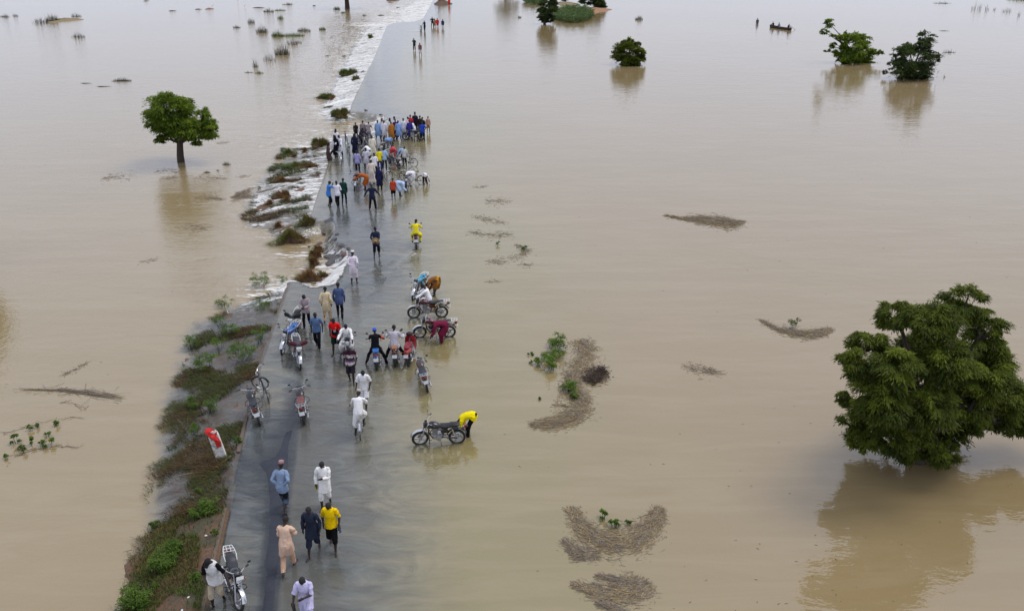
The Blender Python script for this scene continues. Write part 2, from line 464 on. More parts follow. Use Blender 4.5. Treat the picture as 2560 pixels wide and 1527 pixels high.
def asphalt_material():
    m, nt, out = newmat('old_asphalt')
    b = N(nt, 'BsdfPrincipled'); nt.links.new(b.outputs[0], out.inputs[0])
    n1 = noise_node(nt, .55, 6, .65); n2 = noise_node(nt, 60, 3, .8); n3 = noise_node(nt, 7, 4, .7)
    at = N(nt, 'Attribute', attribute_name='lane')
    c = mixcol(nt, maprange(nt, n1.outputs[0], .35, .65), (.018, .022, .034), (.034, .039, .052))
    c = mixcol(nt, at.outputs['Fac'], c, mixcol(nt, n3.outputs[0], (.105, .100, .094), (.165, .152, .138)))
    sp = math_node(nt, 'MULTIPLY', maprange(nt, n2.outputs[0], .45, .75), maprange(nt, at.outputs['Fac'], 0, 1, .12, 1.0))
    c = mixcol(nt, sp, c, mixcol(nt, .55, c, (.30, .28, .25)))
    nt.links.new(c, b.inputs['Base Color'])
    nt.links.new(maprange(nt, n3.outputs[0], .3, .7, .5, .75), b.inputs['Roughness']); b.inputs['Specular IOR Level'].default_value = .3
    bp = N(nt, 'Bump'); bp.inputs['Strength'].default_value = .5; bp.inputs['Distance'].default_value = .01
    nt.links.new(n2.outputs[0], bp.inputs['Height']); nt.links.new(bp.outputs[0], b.inputs['Normal'])
    return m
M_ROAD = asphalt_material()
keep = (SS > 0.02) & (UU.ravel() < 6.4) & (gy < 420)
fk = keep[GQ].all(1)
rq = GQ[fk]; used = np.unique(rq); remap = -np.ones(len(gx), int); remap[used] = np.arange(len(used))
rv = np.stack([gx, gy, ZG + .004], -1)[used]
# the right lane keeps its worn grey chippings, the left lane is darker resurfaced asphalt
ru = UU.ravel()[used]; lane = sstep(1.84, 1.94, ru + .12 * (fbm(rv[:, 0] * 2, rv[:, 1] * 1.2, 31) - .5)) * (1 - .75 * sstep(36, 44, rv[:, 1]))
# slab sides along the open border
rq2 = remap[rq]; nV = len(rv)
ed = np.concatenate([rq2[:, [0, 1]], rq2[:, [1, 2]], rq2[:, [2, 3]], rq2[:, [3, 0]]]); es = np.sort(ed, 1)
key = es[:, 0] * nV + es[:, 1]; uq, inv, cnt = np.unique(key, return_inverse=True, return_counts=True)
bd = ed[cnt[inv] == 1]
low = rv.copy(); low[:, 2] -= .16
sq = np.stack([bd[:, 1], bd[:, 0], bd[:, 0] + nV, bd[:, 1] + nV], -1)
rme = mesh_np('road', np.vstack([rv, low]), np.vstack([rq2, sq]), smooth=False, attrs={'lane': np.concatenate([lane, lane])})
o = ob('road', rme, M_ROAD); o['kind'] = 'structure'

def kerb(y0, y1, wid, top, name='kerb', off=.0):
    n = int((y1 - y0) / .25); rings = []
    for i in range(n + 1):
        y = y0 + (y1 - y0) * i / n
        x = float(np.interp(y, EP[:30, 1], EP[:30, 0]) if False else Lx(y)) + off
        j = (random.random() - .5) * .03; h = top + (random.random() - .5) * .02
        rings.append([(x - wid + j, y, -.25), (x - wid + j, y, h - .02), (x - wid + .02 + j, y, h), (x - .02, y, h), (x + j * .3, y, h - .02), (x + j * .3, y, -.25)])
    mb = MB(); mb.rings(rings)
    o = ob(name, mb.mesh(name), pmat('kerb_concrete', (.13, .095, .068), .85, var=.4, scale=4, bump=.6)); o['kind'] = 'structure'
random.seed(3)
kerb(9, G(569, 1268)[1] - .1, .12, .06)
kerb(G(594, 1130)[1], G(622, 1040)[1], .14, .04)
kerb(G(622, 1040)[1] + .1, G(725, 706)[1], .13, -.004)

# ------------------------------------------------------------------ flood water
def water_material():
    m, nt, out = newmat('silty_flood_water')
    tc = N(nt, 'TexCoord'); P = tc.outputs['Object']
    tu = N(nt, 'Attribute', attribute_name='turb').outputs['Fac']; fo = N(nt, 'Attribute', attribute_name='foam').outputs['Fac']
    sd = N(nt, 'Attribute', attribute_name='side').outputs['Fac']
    # streaks drawn out along the current (downhill, to the left)
    mp = N(nt, 'Mapping'); mp.inputs['Rotation'].default_value = (0, 0, R(-14)); mp.inputs['Scale'].default_value = (.55, 2.6, 1)
    nt.links.new(P, mp.inputs[0])
    st = noise_node(nt, 1.0, 7, .62, vec=mp.outputs[0]); st.inputs['Distortion'].default_value = 1.1
    mp2 = N(nt, 'Mapping'); mp2.inputs['Rotation'].default_value = (0, 0, R(-8)); mp2.inputs['Scale'].default_value = (.14, .9, 1)
    nt.links.new(P, mp2.inputs[0])
    st2 = noise_node(nt, 1.0, 6, .6, vec=mp2.outputs[0]); st2.inputs['Distortion'].default_value = .8
    mp3 = N(nt, 'Mapping'); mp3.inputs['Rotation'].default_value = (0, 0, R(-12)); mp3.inputs['Scale'].default_value = (2.6, 7, 4)
    nt.links.new(P, mp3.inputs[0])
    fine = noise_node(nt, 1.0, 5, .7, vec=mp3.outputs[0])
    big = noise_node(nt, .035, 4, .5, vec=P)
    mid = noise_node(nt, .35, 5, .6, vec=P)
    # silt colour, with reflected sky painted into the shallow films
    mud_hi = mixcol(nt, maprange(nt, big.outputs[0], .35, .65), (.262, .190, .086), (.286, .210, .110))
    mud_lo = mixcol(nt, maprange(nt, big.outputs[0], .35, .65), (.292, .219, .110), (.268, .199, .095))
    mud = mixcol(nt, maprange(nt, sd, 0, .5), mud_lo, mud_hi)
    mud = mixcol(nt, math_node(nt, 'MULTIPLY', math_node(nt, 'SUBTRACT', 1.0, maprange(nt, sd, .5, 1.0)), math_node(nt, 'GREATER_THAN', sd, .4)), mud, (.232, .196, .082))
    mud = mixcol(nt, maprange(nt, tu, .35, .95), (.195, .220, .222), mud)  # blue-grey of thin films: sky reflection put into the colour
    mud = mixcol(nt, maprange(nt, mid.outputs[0], .3, .7, 0, .22), mud, (.24, .185, .085))
    mud = mixcol(nt, maprange(nt, st2.outputs[0], .45, .72, 0, .42), mud, (.340, .268, .155))
    dif = N(nt, 'BsdfDiffuse'); nt.links.new(mud, dif.inputs[0])
    tr = N(nt, 'BsdfTransparent'); tr.inputs[0].default_value = (.93, .95, .93, 1)
    # patchy silt in shallow films
    mp4 = N(nt, 'Mapping'); mp4.inputs['Rotation'].default_value = (0, 0, R(38)); mp4.inputs['Scale'].default_value = (.5, 1.1, 1); nt.links.new(P, mp4.inputs[0])
    sw = noise_node(nt, 1.0, 7, .62, vec=mp4.outputs[0]); sw.inputs['Distortion'].default_value = 2.2
    wob = math_node(nt, 'SUBTRACT', math_node(nt, 'ADD', math_node(nt, 'MULTIPLY', maprange(nt, sw.outputs[0], .3, .7), .75), math_node(nt, 'MULTIPLY', maprange(nt, st.outputs[0], .3, .7), .25)), .5)
    amp = math_node(nt, 'MULTIPLY', math_node(nt, 'MULTIPLY', tu, math_node(nt, 'SUBTRACT', 1.0, tu)), 2.9)
    tf = math_node(nt, 'ADD', tu, math_node(nt, 'MULTIPLY', wob, amp), clamp=True)
    body = N(nt, 'MixShader'); nt.links.new(tf, body.inputs[0]); nt.links.new(tr.outputs[0], body.inputs[1]); nt.links.new(dif.outputs[0], body.inputs[2])
    # ripples
    mpw = N(nt, 'Mapping'); mpw.inputs['Rotation'].default_value = (0, 0, R(8)); mpw.inputs['Scale'].default_value = (.8, 1.5, 1)
    nt.links.new(P, mpw.inputs[0])
    rip = noise_node(nt, 1.5, 3, .5, vec=mpw.outputs[0]); rip2 = noise_node(nt, 5.5, 2, .5, vec=mpw.outputs[0])
    calm = maprange(nt, mid.outputs[0], .35, .7, .35, 1.0)
    h = math_node(nt, 'ADD', math_node(nt, 'MULTIPLY', rip.outputs[0], calm), math_node(nt, 'MULTIPLY', rip2.outputs[0], .16))
    h = math_node(nt, 'ADD', h, math_node(nt, 'MULTIPLY', rip2.outputs[0], maprange(nt, sd, .5, 1.0, .30, 0)))
    h = math_node(nt, 'ADD', h, math_node(nt, 'MULTIPLY', st.outputs[0], math_node(nt, 'MULTIPLY', fo, 5.0)))
    h = math_node(nt, 'ADD', h, math_node(nt, 'MULTIPLY', sw.outputs[0], math_node(nt, 'MULTIPLY', math_node(nt, 'SUBTRACT', 1.0, tu), .6)))
    bp = N(nt, 'Bump'); bp.inputs['Strength'].default_value = 1.0; bp.inputs['Distance'].default_value = .025
    nt.links.new(h, bp.inputs['Height'])
    fr = N(nt, 'Fresnel'); nt.links.new(maprange(nt, tu, .25, .9, 1.38, 1.82), fr.inputs['IOR']); nt.links.new(bp.outputs[0], fr.inputs['Normal'])
    gl = N(nt, 'BsdfGlossy'); gl.inputs['Roughness'].default_value = .045; gl.inputs[0].default_value = (1, 1, 1, 1); nt.links.new(bp.outputs[0], gl.inputs['Normal'])
    surf = N(nt, 'MixShader'); nt.links.new(fr.outputs[0], surf.inputs[0]); nt.links.new(body.outputs[0], surf.inputs[1]); nt.links.new(gl.outputs[0], surf.inputs[2])
    # foam
    pat = math_node(nt, 'ADD', math_node(nt, 'MULTIPLY', maprange(nt, st.outputs[0], .28, .72), .42), math_node(nt, 'ADD', math_node(nt, 'MULTIPLY', maprange(nt, st2.outputs[0], .3, .7), .22), math_node(nt, 'MULTIPLY', maprange(nt, fine.outputs[0], .28, .72), .36)))
    thr = maprange(nt, fo, 0, 1, .97, .24)
    ff = maprange(nt, pat, thr, math_node(nt, 'ADD', thr, .22), 0, 1, smooth=True)
    ff = math_node(nt, 'MULTIPLY', ff, maprange(nt, fo, .02, .25, 0, .92))
    fd = N(nt, 'BsdfDiffuse'); fbp = N(nt, 'Bump'); fbp.inputs['Strength'].default_value = .9; fbp.inputs['Distance'].default_value = .06
    nt.links.new(pat, fbp.inputs['Height']); nt.links.new(fbp.outputs[0], fd.inputs['Normal'])
    nt.links.new(mixcol(nt, maprange(nt, pat, .25, .7), (.46, .44, .38), (.84, .83, .81)), fd.inputs[0])
    fin = N(nt, 'MixShader'); nt.links.new(ff, fin.inputs[0]); nt.links.new(surf.outputs[0], fin.inputs[1]); nt.links.new(fd.outputs[0], fin.inputs[2])
    nt.links.new(fin.outputs[0], out.inputs[0])
    return m
M_WATER = water_material()
wme = mesh_np('flood_water', np.stack([gx, gy, ZW], -1), GQ, smooth=True, attrs={'turb': turb, 'foam': foam, 'side': np.where(SS < 0, 0, .5 + .5 * sstep(5, 17, SS))})
o = ob('flood_water', wme, M_WATER); o['kind'] = 'structure'
# ------------------------------------------------------------------ people: one rest figure, posed by its bones
J = dict(pelvis=(0, 0, .95), spine=(0, 0, 1.03), chest=(0, 0, 1.20), neck=(0, -.005, 1.455), head=(0, .01, 1.53), top=(0, .015, 1.72))
for sgn, n in ((1, 'r'), (-1, 'l')):          # +x is the figure's right side when it faces +y
    a = R(38); d = Vector((sgn * math.sin(a), 0, -math.cos(a)))
    sh = Vector((sgn * .178, 0, 1.405))
    J['sh' + n] = tuple(sh); J['el' + n] = tuple(sh + d * .285); J['wr' + n] = tuple(sh + d * .54); J['fi' + n] = tuple(sh + d * .72)
    J['hip' + n] = (sgn * .092, 0, .92); J['kn' + n] = (sgn * .108, .012, .495); J['an' + n] = (sgn * .112, -.015, .085); J['to' + n] = (sgn * .125, .15, .03)
for k_ in list(J): J[k_] = (J[k_][0] * .9,) + tuple(J[k_][1:])
BONES = [('pelvis', 'pelvis', 'spine', .125), ('spine', 'spine', 'chest', .115), ('chest', 'chest', 'neck', .12), ('neck', 'neck', 'head', .05), ('head', 'head', 'top', .085)]
for n in 'rl':
    BONES += [('ua' + n, 'sh' + n, 'el' + n, .048), ('fa' + n, 'el' + n, 'wr' + n, .038), ('ha' + n, 'wr' + n, 'fi' + n, .03),
              ('th' + n, 'hip' + n, 'kn' + n, .075), ('sn' + n, 'kn' + n, 'an' + n, .05), ('ft' + n, 'an' + n, 'to' + n, .035)]
BN = [b[0] for b in BONES]
def weights(V, skirt=False):
    D = np.zeros((len(V), len(BONES)))
    for i, (n, a, b, r) in enumerate(BONES):
        A = np.array(J[a]); B = np.array(J[b]); d = B - A
        t = np.clip(((V - A) @ d) / (d @ d), 0, 1)
        D[:, i] = np.maximum(np.linalg.norm(V - A - t[:, None] * d, axis=1) - r, 0) + .018
        if skirt and n[:2] in ('ft', 'sn', 'ha', 'fa', 'ua') and n[:2] != 'sn': D[:, i] += .5 if n[:2] == 'ft' else 0
    W = D ** -5.0
    return W / W.sum(1, keepdims=True)
def remeshed(mb, vox, tris, it=3):
    mb.v = [(v[0] * .9, v[1], v[2]) for v in mb.v]
    me = bpy.data.meshes.new('t'); me.from_pydata(mb.v, [], mb.f); me.update()
    o = bpy.data.objects.new('t', me); COL.objects.link(o)
    m = o.modifiers.new('r', 'REMESH'); m.mode = 'VOXEL'; m.voxel_size = vox
    s = o.modifiers.new('s', 'SMOOTH'); s.iterations = it; s.factor = .5
    dg = bpy.context.evaluated_depsgraph_get(); ev = o.evaluated_get(dg).to_mesh()
    nt_ = len(ev.polygons) * 2
    o.evaluated_get(dg).to_mesh_clear()
    d = o.modifiers.new('d', 'DECIMATE'); d.ratio = min(1, tris / max(nt_, 1)); d.use_collapse_triangulate = True
    dg = bpy.context.evaluated_depsgraph_get(); e = o.evaluated_get(dg); ev = e.to_mesh()
    V = np.zeros(len(ev.vertices) * 3); ev.vertices.foreach_get('co', V)
    nn = np.zeros(len(ev.vertices) * 3); ev.vertex_normals.foreach_get('vector', nn)
    ev.calc_loop_triangles(); T = np.zeros(len(ev.loop_triangles) * 3, np.int32); ev.loop_triangles.foreach_get('vertices', T)
    e.to_mesh_clear(); bpy.data.objects.remove(o); bpy.data.meshes.remove(me)
    return V.reshape(-1, 3), T.reshape(-1, 3), nn.reshape(-1, 3)
def body_shape():
    mb = MB()
    mb.loft([(.84, 0, 0, .07, .07), (.88, 0, -.01, .145, .10), (.95, 0, -.01, .165, .118), (1.05, 0, 0, .145, .10), (1.15, 0, .005, .142, .10), (1.26, 0, .01, .165, .113), (1.35, 0, .0, .176, .108), (1.41, 0, -.005, .155, .09), (1.46, 0, -.01, .075, .07), (1.48, 0, -.01, .05, .05)], 18, 'z')
    mb.tube([(0, -.01, 1.42), (0, .0, 1.50), (0, .01, 1.57)], [.06, .052, .05], 10)
    mb.ell((0, .012, 1.632), (.081, .095, .093), 14, 9); mb.ell((0, .045, 1.575), (.054, .055, .062), 12, 7); mb.ell((0, .03, 1.60), (.068, .075, .075), 12, 7)
    mb.ell((0, .108, 1.605), (.014, .02, .025), 8, 5)                                   # nose
    mb.ell((0, .098, 1.562), (.024, .012, .013), 8, 5)                                  # lips
    mb.ell((0, .098, 1.648), (.05, .012, .012), 8, 5)                                   # brow
    for s in (1, -1):
        n = 'r' if s > 0 else 'l'
        mb.ell((s * .084, .005, 1.615), (.012, .02, .03), 8, 5)                          # ears
        S, E, W_, F = (Vector((J[k + n][0] / .9, J[k + n][1], J[k + n][2])) for k in ('sh', 'el', 'wr', 'fi')); d = (W_ - S).normalized()
        mb.ell(S - Vector((s * .03, 0, .01)), (.052, .055, .052), 10, 6)
        mb.tube([S, S + d * .1, E - d * .03, E, E + d * .07, W_ - d * .05, W_], [.046, .048, .040, .036, .040, .029, .027], 10)
        side = Vector((0, 1, 0)); nrm = d.cross(side)
        for t in (0, .03, .06):
            mb.ell(W_ + d * (.02 + t), (.026, .042, .034), 8, 6)
        for k, (off, ln, sp) in enumerate(((.03, .075, .20), (.010, .085, .05), (-.010, .08, -.06), (-.030, .062, -.2))):
            p = W_ + d * .085 + side * off; q = (d + side * sp + nrm * (-s) * .25).normalized(); q2 = (d + side * sp + nrm * (-s) * .7).normalized()
            mb.tube([p, p + q * ln * .5, p + q * ln * .5 + q2 * ln * .5], [.0095, .009, .0075], 6)
        p = W_ + d * .035 + side * .036; mb.tube([p, p + (d * .55 + side * .8).normalized() * .035, p + (d * .85 + side * .5).normalized() * .068], [.012, .0105, .008], 6)
        H, K, A, T = (Vector((J[k + n][0] / .9, J[k + n][1], J[k + n][2])) for k in ('hip', 'kn', 'an', 'to'))
        mb.tube([H, H.lerp(K, .3), K + Vector((0, 0, .06)), K, K - Vector((0, .012, .09)), K.lerp(A, .45) - Vector((0, .015, 0)), A + Vector((0, 0, .06)), A], [.088, .083, .056, .053, .052, .055, .036, .036], 12)
        mb.loft([(-.075, A.x, .035, .026, .03), (-.03, A.x, .045, .034, .045), (.05, A.x + s * .006, .038, .038, .036), (.12, A.x + s * .012, .024, .044, .022), (.175, A.x + s * .014, .014, .036, .013)], 10, 'y')
    return mb
_cache = {}
def lod_of(d): return 0 if d < 34 else (1 if d < 62 else 2)
def rest_body(lod):
    k = ('body', lod)
    if k not in _cache:
        V, T, n = remeshed(body_shape(), (.0065, .009, .014)[lod], (6500, 2600, 1100)[lod], (2, 2, 1)[lod])
        col = np.tile([[.030, .017, .0115]], (len(V), 1))
        lips = (np.abs(V[:, 0]) < .025) & (np.abs(V[:, 2] - 1.562) < .012) & (V[:, 1] > .09); col[lips] = (.06, .025, .02)
        palm = np.zeros(len(V))
        _cache[k] = (V, T, weights(V), col)
    return _cache[k]
def hair_rest(lod):
    k = ('hair', lod)
    if k not in _cache:
        mb = MB(); rings = []; kk, m = 16, 6
        for j in range(m + 1):
            th = R(100) * j / m; rr = max(math.sin(th), .03); ring = []
            for i in range(kk):
                a = 2 * math.pi * i / kk; f = max(0, math.sin(a))
                tz = th * (1 - .38 * f * (j / m))
                ring.append((.079 * max(math.sin(tz), .03) * math.cos(a), .010 + .099 * max(math.sin(tz), .03) * math.sin(a), 1.636 + .098 * math.cos(tz)))
            rings.append(ring)
        mb.rings(rings[::-1])
        V = np.array(mb.v); T = []
        for f in mb.f:
            for i in range(1, len(f) - 1): T.append((f[0], f[i], f[i + 1]))
        W = np.zeros((len(V), len(BONES))); W[:, BN.index('head')] = 1
        _cache[k] = (V, np.array(T), W)
    return _cache[k]
def garment(kind, lod):
    """closed loose shapes a little larger than the figure, in the rest pose"""
    k = (kind, lod)
    if k in _cache: return _cache[k]
    mb = MB()
    TOPS = dict(tee=(.80, .205, .55, .068), shirt=(.76, .21, 1.0, .054), sweater=(.78, .218, .98, .06), vest=(.79, .232, 0, 0), tunic=(.60, .225, 1.0, .062), tunic_s=(.62, .225, .55, .078), kaftan=(.44, .245, 1.0, .07), robe=(.20, .27, 1.0, .078))
    if kind in TOPS:
        hem, hr, sl, sr = TOPS[kind]
        secs = []
        zs = list(np.linspace(hem, .95, 5)[:-1])
        for z in zs:
            f = (z - hem) / (.95 - hem + 1e-6)
            secs.append((z, 0, -.005, hr + (.205 - hr) * f, (hr * .76) * (1 - f) + .155 * f))
        secs = [(hem - .002, 0, -.005, hr * .55, hr * .4)] + secs
        secs += [(.95, 0, -.005, .205, .155), (1.05, 0, 0, .182, .136), (1.15, 0, .005, .168, .128), (1.27, 0, .01, .188, .136), (1.36, 0, 0, .197, .128), (1.42, 0, -.005, .172, .105), (1.455, 0, -.01, .105, .088), (1.475, 0, -.008, .075, .075), (1.485, 0, -.008, .05, .05)]
        if kind == 'vest': secs = [(a, b, c, d + .02, e + .02) for a, b, c, d, e in secs]
        mb.loft(secs, 20, 'z')
        for s, n in ((1, 'r'), (-1, 'l')):
            S, W_ = Vector(J['sh' + n]), Vector(J['wr' + n]); S.x /= .9; W_.x /= .9; d = (W_ - S)
            mb.ell(S - Vector((s * .022, 0, 0)), (.068, .07, .062), 10, 6)
            if sl > 0:
                pts = [S - d * .05, S + d * .12, S + d * .3] + ([S + d * .5, S + d * .75] if sl > .7 else []) + [S + d * sl, S + d * (sl + .004)]
                r0 = [.064, .066, .064]; r1 = ([.060, sr] if sl > .7 else []) + [sr, sr * .6]
                mb.tube(pts, r0 + r1, 10)
    else:
        hem, r0, r1 = dict(trousers=(.10, .099, .068), slim=(.10, .093, .052), baggy=(.12, .104, .09), rolled=(.34, .099, .08), shorts=(.50, .104, .104))[kind]
        mb.loft([(.80, 0, -.005, .10, .09), (.86, 0, -.005, .165, .12), (.93, 0, -.01, .175, .127), (1.0, 0, -.005, .16, .112), (1.04, 0, 0, .15, .105), (1.045, 0, 0, .1, .07)], 18, 'z')
        for n in 'rl':
            H, K, A = (Vector((J[q + n][0] / .9, J[q + n][1], J[q + n][2])) for q in ('hip', 'kn', 'an'))
            def at(z): return H.lerp(K, (H.z - z) / (H.z - K.z)) if z > K.z else K.lerp(A, (K.z - z) / (K.z - A.z))
            zs = [z for z in (.92, .8, .65, .52, .42, .3, .2) if z > hem + .04] + [hem, hem - .004]
            rr = [r0 + (r1 - r0) * min(1, (.92 - z) / (.92 - .12)) for z in zs]; rr[-1] *= .6
            mb.tube([at(z) for z in zs], rr, 12)
    V, T, nn = remeshed(mb, (.012, .017, .024)[lod], (3600, 1500, 700)[lod], 2)
    # folds
    f = (fbm(V[:, 0] * 9 + V[:, 2] * 5, V[:, 2] * 11 + V[:, 1] * 8, 77, 3) - .5) + .7 * (fbm(np.arctan2(V[:, 1], V[:, 0]) * 3.2, V[:, 2] * 1.6, 78, 3) - .5) * (V[:, 2] < 1.1)
    V = V + nn * (f * (.048 if kind in TOPS else .03))[:, None]
    W = weights(V, True)
    if kind in TOPS:                            # skirts hang between the legs, hems do not follow the hands
        for i, n in enumerate(BN):
            if n[:2] in ('ha', 'ft', 'he'): W[:, i] = 0
            if n[:2] in ('ua', 'fa'):
                W[V[:, 2] < .98, i] *= (np.abs(V[V[:, 2] < .98, 0]) > .36)
    W = W / np.maximum(W.sum(1, keepdims=True), 1e-9)
    _cache[k] = (V, T, W)
    return _cache[k]
def rdiff(a, b): return a.rotation_difference(b).to_matrix()
def Rx(a): return Matrix.Rotation(a, 3, 'X')
def two_bone(S, T, l1, l2, hint):
    d = T - S; L = min(d.length, (l1 + l2) * .998); u = d.normalized()
    T = S + u * L
    c = max(-1, min(1, (l1 * l1 + L * L - l2 * l2) / (2 * l1 * L)))
    h = hint - u * hint.dot(u)
    h = h.normalized() if h.length > 1e-5 else u.orthogonal()
    return S + u * (l1 * c) + h * (l1 * math.sqrt(max(0, 1 - c * c))), T
def pose(spec):
    """spec: lean, curl (deg), pelvis (x,y,z), head (pitch,yaw), armr/arml offsets from the shoulder (or absolute with 'A'), footr/footl"""
    lean, curl = spec.get('lean', 0), spec.get('curl', 0)
    Pp = Vector(spec.get('pelvis', (0, 0, .93)))
    roll = Matrix.Rotation(R(spec.get('twist', 0)), 3, 'Z')
    Rp = roll @ Rx(-R(lean)); Rs = Rp @ Rx(-R(curl) * .5); Rc = Rs @ Rx(-R(curl) * .5)
    hp, hy = spec.get('head', (0, 0))
    Rh = Matrix.Rotation(R(hy), 3, 'Z') @ Rc @ Rx(-R(hp))
    r = {k: Vector(v) for k, v in J.items()}
    P = {'pelvis': Pp}
    P['spine'] = Pp + Rp @ (r['spine'] - r['pelvis']); P['chest'] = P['spine'] + Rs @ (r['chest'] - r['spine'])
    P['neck'] = P['chest'] + Rc @ (r['neck'] - r['chest']); Rn = Rc @ Rx(-R(hp) * .4); P['head'] = P['neck'] + Rn @ (r['head'] - r['neck'])
    X = {'pelvis': (Rp, 'pelvis'), 'spine': (Rs, 'spine'), 'chest': (Rc, 'chest'), 'neck': (Rn, 'neck'), 'head': (Rh, 'head')}
    for s, n in ((1, 'r'), (-1, 'l')):
        S = P['chest'] + Rc @ (r['sh' + n] - r['chest']); P['sh' + n] = S
        a = spec.get('arm' + n, (s * .06, .03, -.50))
        T = Vector(a[:3]) if len(a) > 3 and a[3] == 'A' else S + Vector(a[:3])
        hint = Vector(spec.get('elb' + n, (s * .5, -1, -.2)))
        E, W_ = two_bone(S, T, (r['el' + n] - r['sh' + n]).length, (r['wr' + n] - r['el' + n]).length, hint); P['el' + n] = E; P['wr' + n] = W_
        ru = rdiff(Rc @ (r['el' + n] - r['sh' + n]), E - S) @ Rc
        rf = rdiff(ru @ (r['wr' + n] - r['el' + n]), W_ - E) @ ru
        X['ua' + n] = (ru, 'sh' + n); X['fa' + n] = (rf, 'el' + n); X['ha' + n] = (rf, 'wr' + n)
        H = Pp + Rp @ (r['hip' + n] - r['pelvis']); P['hip' + n] = H
        f = spec.get('foot' + n, (s * .11, 0, .085))
        K, A = two_bone(H, Vector(f[:3]), .426, .411, Vector(spec.get('knee' + n, (s * .12, 1, 0))))
        P['kn' + n] = K; P['an' + n] = A
        rt = rdiff(Rp @ (r['kn' + n] - r['hip' + n]), K - H) @ Rp
        rs_ = rdiff(rt @ (r['an' + n] - r['kn' + n]), A - K) @ rt
        X['th' + n] = (rt, 'hip' + n); X['sn' + n] = (rs_, 'kn' + n); X['ft' + n] = (Matrix.Rotation(R(-s * 8), 3, 'Z') @ Rx(R(f[3]) if len(f) > 3 else 0), 'an' + n)
    mats = []
    for b in BONES:
        Rm, j = X[b[0]]; Mx = np.eye(4); Mx[:3, :3] = np.array(Rm); Mx[:3, 3] = np.array(P[j]) - np.array(Rm) @ np.array(J[j]); mats.append(Mx)
    return np.array(mats), P
def skin(V, W, mats):
    M = np.einsum('nb,bij->nij', W, mats)
    return np.einsum('nij,nj->ni', M[:, :3, :3], V) + M[:, :3, 3]

# arms: named offsets from the shoulder, for the right (+x) side; mirrored for the left
ARM = dict(down=(.06, .02, -.50), fwd=(.07, .17, -.46), back=(.08, -.16, -.47), behind=(-.10, -.17, -.40), waist=(-.10, .27, -.30), belly=(-.12, .25, -.24), out=(.26, .05, -.42), phone=(-.02, .33, .02), point=(.10, .47, -.08), akimbo=(.10, .03, -.37), reach=(-.02, .40, -.33), hang=(.03, .14, -.50), washf=(.04, .22, -.46), up=(.05, .25, .35))
def arms(r='down', l='down'):
    a, b = ARM[r], ARM[l]
    d = dict(armr=a, arml=(-b[0], b[1], b[2]))
    for n, k, s in (('r', r, 1), ('l', l, -1)):
        if k in ('akimbo', 'behind', 'waist', 'belly'): d['elb' + n] = (s * (1.4 if k == 'akimbo' else .7), -.6, -.3)
        if k == 'phone': d['elb' + n] = (s * .5, .1, -1)
    return d
POSES = dict(
 stand=lambda: dict(footr=(.12, .01, .085), footl=(-.12, -.02, .085)),
 wide=lambda: dict(footr=(.19, .03, .085), footl=(-.19, -.03, .085), pelvis=(0, 0, .915)),
 walk=lambda: dict(footr=(.09, .27, .09, 8), footl=(-.09, -.27, .14, -28), pelvis=(0, 0, .905), lean=4),
 walk2=lambda: dict(footr=(.09, -.27, .14, -28), footl=(-.09, .27, .09, 8), pelvis=(0, 0, .905), lean=4),
 step=lambda: dict(footr=(.1, .14, .085), footl=(-.1, -.14, .10, -12), pelvis=(0, 0, .925), lean=2),
 step2=lambda: dict(footr=(.1, -.14, .10, -12), footl=(-.1, .14, .085), pelvis=(0, 0, .925), lean=2),
 bend=lambda: dict(lean=62, curl=42, pelvis=(0, -.20, .88), head=(10, 0), footr=(.14, .02, .085), footl=(-.14, -.04, .085), **arms('washf', 'hang')),
 bend2=lambda: dict(lean=74, curl=46, pelvis=(0, -.22, .87), head=(15, 0), footr=(.15, .05, .085), footl=(-.15, -.05, .085), **arms('hang', 'washf')),
 stoop=lambda: dict(lean=38, curl=36, pelvis=(0, -.13, .91), head=(15, 0), footr=(.13, .06, .085), footl=(-.13, -.08, .09, -10), **arms('reach', 'reach')),
 ride=lambda: dict(lean=6, curl=14, pelvis=(0, 0, .85), footr=(.2, .17, .32), footl=(-.2, .17, .32), armr=(.30, .54, 1.0, 'A'), arml=(-.30, .54, 1.0, 'A'), elbr=(.6, -.5, -.7), elbl=(-.6, -.5, -.7), kneer=(.4, 1, .2), kneel=(-.4, 1, .2)),
 straddle=lambda: dict(lean=4, curl=12, pelvis=(0, 0, .86), footr=(.42, .10, .085), footl=(-.42, .10, .085), armr=(.28, .50, 1.0, 'A'), arml=(-.28, .50, 1.0, 'A'), elbr=(.5, -.6, -.8), elbl=(-.5, -.6, -.8), kneer=(.7, 1, .1), kneel=(-.7, 1, .1)),
 cycle=lambda: dict(lean=8, curl=22, pelvis=(0, 0, .97), footr=(.12, .28, .33), footl=(-.16, .05, .085), armr=(.24, .58, 1.02, 'A'), arml=(-.24, .58, 1.02, 'A'), elbr=(1, -.4, -.3), elbl=(-1, -.4, -.3)),
 sit=lambda: dict(lean=2, curl=16, pelvis=(0, 0, .36), footr=(.14, .42, .08), footl=(-.14, .42, .08), **arms('reach', 'reach')),
)
def hexc(s):
    c = [int(s[i:i + 2], 16) / 255 for i in (0, 2, 4)]
    return tuple(((x + .055) / 1.055) ** 2.4 if x > .04045 else x / 12.92 for x in c)
